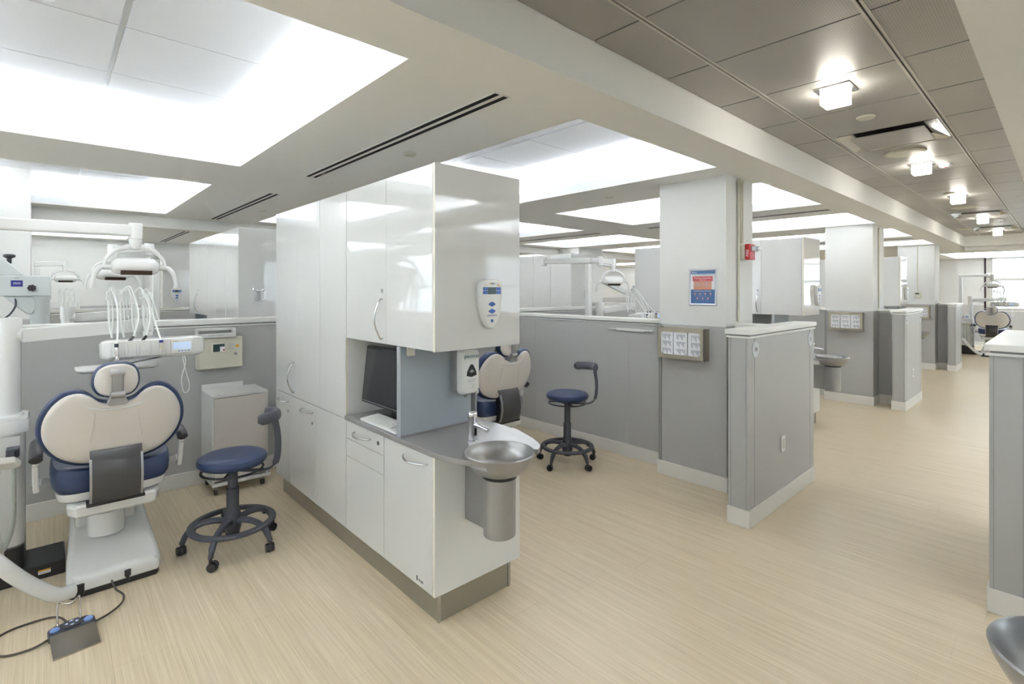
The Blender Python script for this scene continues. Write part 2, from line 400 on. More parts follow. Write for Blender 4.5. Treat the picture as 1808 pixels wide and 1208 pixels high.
# columns
def column(x0, x1, y0, y1, wz=1.265, groove=None):
    c = MB().box(x0, x1, y0, y1, 0, ZC if y0 < 3 else ZT)
    c = struct(c.build('column', 'wall_paint', smooth=False)); t = .006
    pn = MB().box(x0-t, x1+t, y0-t, y1+t, .11, wz).build('wainscot', 'grey_laminate', c, smooth=False)
    bb = MB().box(x0-.016, x1+.016, y0-.016, y1+.016, 0, .115).build('baseboard', 'base_white', c, smooth=False, bevel=.004)
    for yy in (y1+t,):  # panel joint strip
        MB().box(x0-t-.004, x0-t, yy-.03, yy, .115, wz).build('joint_strip', 'grey_trim', c, smooth=False)
    return c
col1 = column(3.83, 4.31, 1.755, 2.325); col2 = column(8.15, 8.75, 1.745, 2.31); col3 = column(12.7, 13.25, 1.72, 2.3)
column(-.55, -.12, 6.84, 7.38); column(8.15, 8.95, 6.84, 7.38); column(3.83, 4.31, 6.84, 7.38)
# partitions: long one plus the T shaped end next to the corridor
def partition(x, ya, yb, tx0, tx1, te, td, z=1.235, labelled=True, cap=.03):
    """x centre of the long wall, ya..yb its run; T end spans tx0..tx1 at y from te to td"""
    th = .065
    b = MB(); b.box(x, x+2*th, ya, yb, .115, z); p = struct(b.build('wall_partition', 'grey_laminate', smooth=False))
    bb = MB().box(x-.01, x+2*th+.01, ya, yb, 0, .115).build('baseboard', 'base_white', p, smooth=False, bevel=.003)
    MB().box(x-.006, x+2*th+.006, ya, yb, z, z+.012).build('cap_trim', 'cap_white', p, smooth=False)
    MB().box(x-.022, x+2*th+.022, ya, yb, z+.02, z+.05).build('cap', 'cap_white', p, smooth=False, bevel=.003)
    MB().box(x+.01, x+2*th-.01, ya, yb, z+.012, z+.02).build('cap_shadow_gap', 'grey_trim', p, smooth=False)
    ny = int((yb-ya)/1.22)
    for k in range(1, ny+1):
        MB().box(x-.0015, x, ya+k*1.22-.001, ya+k*1.22+.001, .115, z).build('joint', 'grey_laminate', p, smooth=False)
    # T end
    q = struct(MB().box(tx0, tx1, te, td, .115, z).build('wall_pony', 'grey_laminate', smooth=False))
    MB().box(tx0-.008, tx1+.008, te-.008, td+.008, 0, .115).build('baseboard', 'base_white', q, smooth=False, bevel=.004)
    MB().box(tx0-.01, tx1+.01, te-.01, td+.01, z, z+.012).build('cap_trim', 'cap_white', q, smooth=False)
    MB().box(tx0+.004, tx1-.004, te+.004, td-.004, z+.012, z+.022).build('cap_shadow_gap', 'grey_trim', q, smooth=False)
    MB().box(tx0-.018, tx1+.018, te-.018, td+.018, z+.022, z+.055).build('cap', 'cap_white', q, smooth=False, bevel=.004)
    for xx in (tx0, tx1):
        s = -1 if xx == tx0 else 1
        for yy in (te+.016, td-.016):
            MB().box(min(xx, xx+s*.0015), max(xx, xx+s*.0015), yy-.0012, yy+.0012, .115, z).build('joint', 'grey_trim', q, smooth=False)
    cs = te if te > 1 else td; s = -1 if te > 1 else 1
    for xx in (tx0+.09, tx1-.09):
        MB().box(xx-.0012, xx+.0012, min(cs, cs+s*.0015), max(cs, cs+s*.0015), .115, z).build('joint', 'grey_trim', q, smooth=False)
    return p, q
P1 = partition(3.985, 1.525, 4.62, 3.353, 4.605, 1.388, 1.522)
P2 = partition(8.45, 1.525, 4.62, 8.07, 9.15, 1.385, 1.522)
P3 = partition(13.0, 1.525, 4.62, 12.67, 13.45, 1.405, 1.522)
P0 = partition(3.985, -3.3, .11, 3.35, 4.60, .118, .25)
# row dividing wall and other low walls
def lowwall(x0, x1, y, z=1.235, name='wall_divider', th=.13):
    p = struct(MB().box(x0, x1, y, y+th, .115, z).build(name, 'grey_laminate', smooth=False))
    MB().box(x0, x1, y-.01, y+th+.01, 0, .115).build('baseboard', 'base_white', p, smooth=False, bevel=.003)
    MB().box(x0, x1, y-.006, y+th+.006, z, z+.012).build('cap_trim', 'cap_white', p, smooth=False)
    MB().box(x0, x1, y+.01, y+th-.01, z+.012, z+.022).build('cap_shadow_gap', 'grey_trim', p, smooth=False)
    MB().box(x0, x1, y-.022, y+th+.022, z+.022, z+.062).build('cap', 'cap_white', p, smooth=False, bevel=.003)
    return p
lowwall(X0, 13.13, 4.68, 1.25)
for x in (3.985, 8.45):
    p = struct(MB().box(x, x+.13, 4.9, 7.5, .115, 1.235).build('wall_partition', 'grey_laminate', smooth=False))
    MB().box(x-.02, x+.15, 4.9, 7.5, 1.245, 1.29).build('cap', 'cap_white', p, smooth=False)
lowwall(-.8, 3.2, 8.7)
# ================================================================= ceiling fittings
def slot(x, y0, y1, where):
    t = thing('slot_diffuser', 'black twin slot air diffuser in the soffit '+where, 'vent', (x, (y0+y1)/2, ZC))
    L_ = (y1-y0)/2
    MB().box(-.05, .05, -L_, L_, -.003, -.0005).build('frame', 'soffit_paint', t, smooth=False)
    for s in (-.026, .026): MB().box(s-.0125, s+.0125, -L_+.01, L_-.01, -.0045, -.003).build('slot', 'slot_black', t, smooth=False)
    return t
slot(1.52, 1.72, 3.99, 'above the foreground cabinets'); slot(1.54, 4.9, 7.18, 'over the second row of cabinets'); slot(1.56, 8.85, 11.2, 'near the back wall')
slot(6.35, 1.75, 4.05, 'past the poster column'); slot(6.35, 4.9, 7.1, 'over the second row past the poster column'); slot(10.9, 1.75, 4.0, 'past the second column')
slot(3.9, 4.9, 7.1, 'between two recesses of the second row')
def disc(name, x, y, z, r, label, cat, m='putty', th=.012):
    t = MB().lathe([(r, -.0005), (r, -th*.4), (r*.9, -th), (r*.55, -th*1.05)], (0, 0, 0)).build(name, m); t.location = (x, y, z); return tag(t, label, cat)
disc('sprinkler_cover', 1.74, 2.88, ZC, .04, 'round cream sprinkler cover beside the foreground slot diffuser', 'sprinkler')
disc('sprinkler_cover', 1.76, 6.0, ZC, .04, 'round cream sprinkler cover beside the second row slot diffuser', 'sprinkler')
disc('sprinkler_cover', 3.95, 2.94, ZC, .04, 'round cream sprinkler cover in the soffit left of the poster column', 'sprinkler')
disc('sprinkler_cover', -.02, 2.75, ZT, .05, 'round white sprinkler cover in the large light recess, at the left edge', 'sprinkler', 'cove_paint')
disc('sprinkler_cover', 14.9+.6, 1.0, ZC, .05, 'small round disc on the soffit beyond the far end of the corridor', 'sprinkler', 'cove_paint')
disc('sprinkler_cover', 3.8, .85, ZK, .052, 'round cream cover on the metal ceiling between nearest lamp and grille', 'sprinkler')
disc('sprinkler_cover', 7.5, .89, ZK, .052, 'round cream cover on the metal ceiling just before the third lamp', 'sprinkler')
for (x, y, wh) in ((5.02, .86, 'behind the nearest air grille'), (8.9, .90, 'behind the third corridor lamp'), (12.1, 1.22, 'in the far left of the metal ceiling')):
    t = thing('ceiling_speaker', 'round cream ceiling speaker '+wh, 'speaker', (x, y, ZK))
    MB().lathe([(.135, -.0005), (.135, -.006), (.12, -.010)]).build('rim', 'putty', t)
    MB().lathe([(.118, -.010), (.116, -.013), (.02, -.014)]).build('grille', 'putty', t)
for (x, y, wh) in ((5.72, .70, 'beside the second corridor lamp'), (10.9, .68, 'beside the fourth corridor lamp')):
    t = thing('smoke_detector', 'small white smoke detector '+wh, 'smoke detector', (x, y, ZK))
    MB().lathe([(.045, -.0005), (.045, -.02), (.03, -.032)]).build('body', 'cove_paint', t)
    MB().lathe([(.007, -.032), (.006, -.037)], (-.012, 0, 0)).build('indicator', 'red_plastic', t)
ordn = ['nearest', 'second', 'third', 'fourth', 'farthest']
for k, (x, y) in enumerate(((3.16, .845), (5.59, .845), (7.79, .845), (10.4, .845), (12.9, .845))):
    t = thing('corridor_lamp', 'glowing square ceiling lamp in the corridor, %s of the five' % ordn[k], 'lamp', (x, y, ZK))
    MB().box(-.085, .085, -.085, .085, -.008, -.0005).build('mounting_plate', 'steel', t, smooth=False)
    MB().box(-.06, .06, -.06, .06, -.085, -.008).build('glass_cube', 'lamp_glow', t, bevel=.004)
def grille(x, wh):
    t = thing('air_grille', 'metal air grille with a flat dropped plate, '+wh, 'vent', (x, .84, ZK))
    a, b, c, d = -.294, .294, -.29, .29
    MB().box(a, b, c, d, .035, .04).build('plenum', 'slot_black', t, smooth=False)
    fr = MB()
    for i in range(1):
        o_ = [(a, c), (b, c), (b, d), (a, d)]; i_ = [(a+.09, c+.09), (b-.09, c+.09), (b-.09, d-.09), (a+.09, d-.09)]
        fr.add([(p[0], p[1], 0) for p in o_]+[(p[0], p[1], .034) for p in i_], [(k, (k+1) % 4, 4+(k+1) % 4, 4+k) for k in range(4)])
    fr.build('flared_frame', 'steel', t, smooth=False)
    MB().box(-.21, .21, -.21, .21, -.014, -.006).build('face_plate', 'tile_metal', t, smooth=False)
    MB().box(-.02, .02, -.02, .02, -.006, .035).build('hanger', 'steel', t, smooth=False)
for i, wh in ((12, 'just past the nearest corridor lamp'), (21, 'before the fourth corridor lamp'), (25, 'before the farthest corridor lamp')):
    grille(GX0+i*px_+.3, wh)
# ================================================================= CABINETS
def bow_handle(p0, p1, out, parent, r=.005, bow=.035):
    P0, P1, O = Vector(p0), Vector(p1), Vector(out)
    pts = [P0]+[P0.lerp(P1, t)+O*(.012+bow*math.sin(PI*t)) for t in (0, .15, .3, .5, .7, .85, 1)]+[P1]
    o = MB().tube(catmull(pts, 3), r, 8).build('handle', 'steel', parent); o['label'] = 'curved steel bow handle'; return o
def lock(p, out, parent):
    P, O = Vector(p), Vector(out)
    MB().cyl(P, P+O*.004, .011).build('lock', 'steel', parent)
def door(name, x, y0, y1, z0, z1, parent, m='gloss_white'):
    g = .0012
    return MB().box(x, x+.018, min(y0, y1)+g, max(y0, y1)-g, z0+g, z1-g).build(name, m, parent, smooth=False, bevel=.0008)
def cabinets(bx, by, sy, who, far=0, zk=.145):
    """front face at x=bx (facing -X), corridor end at y=by, running in direction sy"""
    D = .53
    Y = lambda y: sy*y
    org = (bx, by, 0)
    o = (-1, 0, 0)
    def B(mb, x0, x1, y0, y1, z0, z1): return mb.box(x0, x1, min(Y(y0), Y(y1)), max(Y(y0), Y(y1)), z0, z1)
    # plinth
    t = thing('plinth', 'grey metal plinth under '+who, 'plinth', org)
    B(MB(), .045, D-.045, .035, 2.14, 0, zk).build('panel', 'kick_metal', t, smooth=False)
    B(MB(), .040, .052, .028, .040, 0, zk).build('corner_strip', 'steel', t, smooth=False)
    B(MB(), D-.055, D-.04, .028, .040, 0, zk).build('corner_strip', 'steel', t, smooth=False)
    zt = .785
    # base cabinet under the basin
    t = thing('base_cabinet', 'white one-door low cabinet by the sink, '+who, 'cabinet', org)
    B(MB(), .019, D-.019, .02, .472, zk+.001, zt).build('body', 'satin_white', t, smooth=False)
    B(MB(), 0, D, 0, .018, zk+.001, zt).build('end_panel', 'satin_white', t, smooth=False, bevel=.001)
    B(MB(), -.0005, .002, -.001, .018, zk+.002, zt-.001).build('edge_strip', 'edge_cream', t, smooth=False)
    dr = door('door', 0, Y(.02), Y(.472), zk+.001, zt, t)
    bow_handle((0, Y(.06), .74), (0, Y(.26), .74), o, dr)
    door('back_door', D-.018, Y(.02), Y(.472), zk+.001, zt, t)
    if who == 'the foreground run':
        lettering('PLAN', .016, (-.0008, Y(.115), .175), (0, -1, 0), (0, 0, 1), 'ink', dr, .0003)
        MB().box(-.0012, 0, Y(.15)-.004, Y(.15)+.004, .168, .19).build('logo_mark', 'ink', dr, smooth=False)
    # drawer cabinet
    t = thing('drawer_cabinet', 'white drawer and door cabinet, '+who, 'cabinet', org)
    B(MB(), .019, D-.019, .474, .925, zk+.001, zt).build('body', 'satin_white', t, smooth=False)
    d1 = door('drawer', 0, Y(.474), Y(.925), .68, zt, t); bow_handle((0, Y(.62), .735), (0, Y(.81), .735), o, d1); lock((0, Y(.53), .735), o, d1)
    door('drawer', 0, Y(.474), Y(.925), .577, .68, t); door('door', 0, Y(.474), Y(.925), zk+.001, .577, t)
    door('back_door', D-.018, Y(.474), Y(.925), zk+.001, zt, t)
    # tall cabinet
    t = thing('tall_cabinet', 'glossy white full-height cupboard, '+who, 'cabinet', org)
    B(MB(), .019, D-.019, .929, 2.15, zk+.001, 2.13).build('body', 'satin_white', t, smooth=False)
    B(MB(), 0, D, 2.15, 2.165, zk+.001, 2.13).build('end_panel', 'gloss_white', t, smooth=False)
    B(MB(), 0, .012, .927, .935, zt, 1.27).build('edge_strip', 'edge_cream', t, smooth=False)
    B(MB(), .012, D-.02, .927, .932, zt, 1.27).build('side_panel', 'satin_white', t, smooth=False)
    for k, (a, b) in enumerate(((.929, 1.39), (1.39, 1.85), (1.85, 2.15))):
        q = door('door', 0, Y(a), Y(b), zk+.001, .787, t)
        if k: bow_handle((0, Y(a+.04), .735), (0, Y(min(b-.05, a+.22)), .735), o, q); lock((0, Y(a+.05), .665), o, q)
    for k, (a, b) in enumerate(((.929, 1.32), (1.32, 1.72), (1.72, 2.15))):
        q = door('door', 0, Y(a), Y(b), .789, 2.13, t)
        if k == 2: bow_handle((0, Y(a+.06), .82), (0, Y(a+.06), 1.03), o, q)
    door('back_door', D-.018, Y(.929), Y(2.15), zk+.001, 2.13, t)
    # wall cabinet
    t = thing('wall_cabinet', 'glossy white overhead cabinet, '+who, 'cabinet', org)
    B(MB(), .019, D-.019, .02, .925, 1.272, 2.13).build('body', 'satin_white', t, smooth=False)
    B(MB(), 0, D, 0, .018, 1.265, 2.132).build('end_panel', 'gloss_white', t, smooth=False, bevel=.001)
    B(MB(), -.0005, .002, -.001, .018, 1.267, 2.131).build('edge_strip', 'edge_cream', t, smooth=False)
    door('door', 0, Y(.02), Y(.45), 1.267, 2.13, t)
    q = door('door', 0, Y(.45), Y(.925), 1.267, 2.13, t); bow_handle((0, Y(.49), 1.295), (0, Y(.49), 1.50), o, q); lock((0, Y(.49), 1.545), o, q)
    door('back_door', D-.018, Y(.02), Y(.925), 1.267, 2.13, t)
    # worktop with round end hugging the basin
    cx, cy, cr = .194, -.225, .158
    pts = [(-.012, .925), (-.012, .02)] + cat2([(-.012, .02), (-.004, -.06), (.03, -.18), (.065, -.25), (.085, -.285)], 5, False)[1:]
    a0 = math.atan2(-.285-cy, .085-cx); a1 = math.atan2(-.25-cy, .345-cx)
    a0 = a0 if a0 > 0 else a0+2*PI
    for k in range(15):
        an = a0+(a1-a0)*k/14; pts.append((cx+.152*math.cos(an), cy+.152*math.sin(an)))
    pts += cat2([(.375, -.29), (.43, -.25), (.48, -.16), (.525, -.02), (.54, .05)], 4, False)
    pts += [(.54, .925)]
    t = thing('worktop', 'grey round-ended worktop, '+who, 'worktop', org)
    MB().prism([(a, Y(b)) for a, b in pts], lambda a, b: (a, b, .788), lambda a, b: (a, b, .812)).build('slab', 'worktop_grey', t, bevel=.003)
    # basin
    t = thing('wash_basin', 'round grey metal basin, '+who, 'sink', (bx+cx, by+Y(cy), 0))
    MB().lathe([(.03, .722), (.07, .726), (.105, .741), (.135, .771), (.152, .803), (.158, .824), (.155, .829), (.150, .824), (.142, .803), (.124, .773), (.095, .749), (.06, .737), (.012, .733)], cap0=True, cap1=True, n=40).build('bowl', 'basin_grey', t)
    MB().lathe([(.018, .7335), (.018, .7355), (.008, .7355)], n=16).build('drain', 'steel', t)
    MB().lathe([(.078, .728), (.078, .716), (.06, .716)], n=24).build('gasket', 'black_plastic', t)
    MB().lathe([(.073, .716), (.073, .46), (.07, .457)], n=32).build('trap_cylinder', 'basin_grey', t)
    MB().box(-.026, .05, min(Y(.0), Y(.222)), max(Y(0), Y(.222)), .46, .716).build('bracket', 'basin_grey', t, smooth=False, bevel=.003)
    # divider
    t = thing('divider_panel', 'blue grey upright panel, '+who, 'panel', org)
    B(MB(), 0, .45, .312, .334, .8125, 1.265).build('board', 'divider_blue_grey', t, smooth=False)
    B(MB(), -.002, .004, .309, .337, .8125, 1.265).build('edge_strip', 'frame_alu', t, smooth=False)
    B(MB(), .004, .45, .3115, .3345, .813, .82).build('foot_strip', 'grey_trim', t, smooth=False)
    B(MB(), D-.03, D-.022, .334, .927, .8125, 1.265).build('back_board', 'grey_laminate', t, smooth=False)
cabinets(1.30, 1.938, 1, 'the foreground run')
cabinets(6.11, 1.938, 1, 'the run behind the poster column')
cabinets(10.93, 1.938, 1, 'the run behind the second column')
cabinets(1.30, 7.32, -1, 'the run behind the left low wall')
cabinets(6.11, 7.45, -1, 'the farther run seen over the right low wall')
cabinets(1.285, -.268, -1, 'the near right run')
cabinets(1.30, 9.32, 1, 'the run near the back wall')
# ================================================================= FIXTURES ON THE FOREGROUND RUN
# faucet (world coordinates relative to its foot)
def faucet(x, y, z, s, label):
    t = thing('faucet', label, 'faucet', (x, y, z))
    MB().lathe([(.028, 0), (.028, .004), (.0235, .006), (.0235, .115), (.0245, .117), (.0245, .136), (.022, .140)], n=24).build('body', 'chrome', t)
    MB().tube([(0, -s*.015, .083), (.004, -s*.06, .081), (.006, -s*.115, .074)], [(.012, .009), (.012, .009), (.011, .008)], 12).build('spout', 'chrome', t)
    MB().cyl((.006, -s*.104, .068), (.006, -s*.104, .061), .008).build('aerator', 'steel', t)
    MB().box(-.006, .006, -s*.0235-.001, -s*.0235+.001, .03, .065).build('sensor', 'slot_black', t, smooth=False)
faucet(1.536, 1.962, .8125, 1, 'chrome sensor faucet standing behind the foreground basin')
faucet(6.375, 1.935, .8125, 1, 'chrome sensor faucet at the basin behind the poster column')
def soap(x, y, z, label):
    t = thing('soap_dispenser', label, 'dispenser', (x, y, z))
    def rr(w, h, r, n=5):
        o = []
        for cx, cz, a in ((w-r, h-r, 0), (-w+r, h-r, 90), (-w+r, -h+r, 180), (w-r, -h+r, 270)):
            for k in range(n): q = math.radians(a+90*k/(n-1)); o.append((cx+r*math.cos(q), cz+r*math.sin(q)))
        return o
    f = lambda a, b, d: (a, -d, b)
    MB().pillow(rr(.062, .13, .03), f, [(1, 0), (1, .045), (.97, .055)]).build('back_housing', 'silver_plastic', t)
    MB().pillow(rr(.060, .127, .03), f, [(.98, .05), (1, .062), (.97, .088), (.9, .1), (.7, .106)]).build('front_cover', 'satin_white', t)
    MB().pillow([(-.034, -.022), (-.03, .0), (-.012, .032), (0, .04), (.012, .032), (.03, .0), (.034, -.022), (0, -.03)], f, [(1, .09), (1, .1065), (.75, .1075)]).build('window', 'black_plastic', t)
    MB().pillow([(-.022, -.002), (0, .016), (.022, -.002), (0, -.01)], f, [(1, .1), (.8, .109)]).build('lens', 'chrome', t)
    lettering('PROVON', .021, (.004, -.1070, .078), (1, 0, 0), (0, 0, 1), 'ink_teal', t)
    MB().box(-.047, -.043, -.1072, -.1062, .068, .088).build('logo', 'ink_teal', t, smooth=False)
    for k in range(3): MB().box(-.03+.004*k, .03-.006*k, -.1068, -.106, -.044-.006*k, -.042-.006*k).build('print_line', 'ink_grey', t, smooth=False)
    MB().tube(catmull([(-.008, -.1066, -.07), (0, -.1066, -.062), (.01, -.1066, -.07), (.006, -.1066, -.085), (-.006, -.1066, -.088)], 3), .0008, 5).build('hand_mark', 'ink_grey', t)
    MB().lathe([(.012, -.128), (.010, -.145)], (0, -.055, 0), n=12).build('nozzle', 'silver_plastic', t)
    return t
soap(1.672, 2.2495, 1.115, 'white and grey soap dispenser on the blue grey panel beside the foreground basin')
def xray_panel(x, y, z, label, rz=0, detail=True):
    t = thing('xray_control_panel', label, 'control panel', (x, y, z), rz)
    half = [(0, .118), (.03, .117), (.058, .108), (.068, .09), (.07, .05), (.066, .0), (.055, -.05), (.035, -.098), (.012, -.122), (0, -.124)]
    poly = half+[(-a, b) for a, b in reversed(half[1:-1])]; poly = cat2(poly, 3)
    f = lambda a, b, d: (a, -d, b)
    MB().pillow(poly, f, [(.94, 0), (1.0, .012), (1.0, .03), (.97, .038), (.9, .04)]).build('housing', 'satin_white', t)
    MB().box(-.027, .027, -.0412, -.039, .044, .078).build('screen', 'lcd_dark', t, smooth=False)
    for s in (-1, 1):
        for k in (0, 1):
            x0, x1 = sorted((s*.029, s*.057)); MB().box(x0, x1, -.0412, -.039, .0445+.0175*k, .0605+.0175*k).build('button', 'button_blue', t, smooth=False)
    for sg in (1, -1):
        pts = [(0, .004*sg)]+[(.026*math.sin(math.radians(a)), sg*(.004+.024*math.cos(math.radians(a)))) for a in (-62, -40, -20, 0, 20, 40, 62)]
        MB().prism([(a, b-.022) for a, b in pts], lambda a, b: (a, -.039, b), lambda a, b: (a, -.0412, b)).build('keypad', 'button_blue', t, smooth=False)
    MB().cyl((0, -.039, -.086), (0, -.0412, -.086), .008).build('round_button', 'button_blue', t)
    MB().box(-.03, .03, -.0410, -.039, -.064, -.056).build('label_strip', 'ink_grey', t, smooth=False)
    if detail:
        MB().box(-.012, -.006, -.0411, -.039, .092, .099).build('logo_mark', 'amber', t, smooth=False)
        lettering('KaVo', .010, (.006, -.0408, .0955), (1, 0, 0), (0, 0, 1), 'ink', t)
        MB().cyl((-.044, -.039, .088), (-.044, -.0412, .088), .003).build('indicator', 'amber', t)
        for k, (dx, dz) in enumerate(((0, .004), (-.0045, -.003), (.0045, -.003))): MB().cyl((.043+dx, -.039, .089+dz), (.043+dx, -.0412, .089+dz), .0028).build('radiation_mark', 'amber', t)
        for sx, txt in ((-.043, '+'), (-.043, '-')): lettering(txt, .012, (sx, -.0414, .070 if txt == '+' else .0525), (1, 0, 0), (0, 0, 1), 'paper', t)
    return t
xray_panel(1.606, 1.9375, 1.485, 'white shield-shaped control panel with blue keys on the foreground overhead cabinet')
xray_panel(6.50, 1.9375, 1.49, 'white shield-shaped control panel on the overhead cabinet behind the poster column')
xray_panel(11.3, 1.9375, 1.49, 'white shield-shaped control panel on the overhead cabinet behind the second column')
xray_panel(1.48, 9.3195, 1.47, 'white shield-shaped control panel on a cabinet near the back wall')
# monitor
t = thing('monitor', 'black flat monitor in the open niche of the foreground run', 'monitor', (1.385, 2.555, .8125), 0)
mo = MB(); W, H_ = .252, .163
def mf(a, b, d): return (.018*b/H_+d-.0, a, .245+b)
t2 = t
MB().prism([(-W, -H_), (W, -H_), (W, H_), (-W, H_)], lambda a, b: mf(a, b, 0), lambda a, b: mf(a, b, .035)).build('housing', 'black_plastic', t, bevel=.004)
MB().prism([(-W+.014, -H_+.02), (W-.014, -H_+.02), (W-.014, H_-.014), (-W+.014, H_-.014)], lambda a, b: mf(a, b, -.002), lambda a, b: mf(a, b, .002)).build('screen', 'screen_black', t, smooth=False)
MB().prism([(-W+.012, -H_+.011), (W-.012, -H_+.011), (W-.012, -H_+.014), (-W+.012, -H_+.014)], lambda a, b: mf(a, b, -.002), lambda a, b: mf(a, b, .0)).build('bezel_line', 'silver_plastic', t, smooth=False)
MB().box(.06, .09, -.04, .04, .01, .25).box(.03, .07, -.05, .05, .2, .3).build('neck', 'black_plastic', t, bevel=.004)
MB().box(.045, .2, -.11, .11, 0, .012).build('foot', 'black_plastic', t, bevel=.003)
t = thing('monitor_cable', 'black cables looping down behind the foreground monitor', 'cable', (1.70, 2.60, 1.25))
MB().tube(catmull([(0, .02, .018), (-.09, .05, -.02), (-.12, .1, -.06), (-.08, .14, -.15), (-.06, .12, -.4), (-.08, .1, -.434)], 6), .004, 6).build('cable', 'black_plastic', t)
MB().tube(catmull([(0, -.02, .018), (-.1, -.03, -.02), (-.13, -.06, -.06), (-.08, -.09, -.16), (-.06, -.09, -.4)], 6), .004, 6).build('cable', 'black_plastic', t)
MB().box(-.08, .0, .02, .14, .0, .018).build('junction_box', 'black_plastic', t, smooth=False)
t = thing('wall_socket', 'small cream socket under the foreground overhead cabinet', 'outlet', (1.36, 2.2495, 1.238))
MB().box(-.022, .022, -.012, 0, -.022, .022).build('cover', 'edge_cream', t, bevel=.002)
# keyboard
t = thing('keyboard', 'white keyboard on the worktop in front of the black monitor', 'keyboard', (1.362, 2.50, .8125), 0)
MB().prism([(-.055, 0), (.06, 0), (.06, .022), (-.055, .012)], lambda a, b: (a, -.2, b), lambda a, b: (a, .2, b)).build('case', 'key_white', t, bevel=.002)
kk = None
for r_i in range(5):
    for c_i in range(14):
        if kk is None: kk = MB().box(-.008, .008, -.0085, .0085, 0, .006).build('key', 'key_white', t, smooth=False, bevel=.001); o = kk
        else: o = kk.copy(); COL.objects.link(o); o.parent = t
        x = -.038+r_i*.0195; o.location = (x, -.12+c_i*.0205, .0135+.010*(x+.055)/.115)
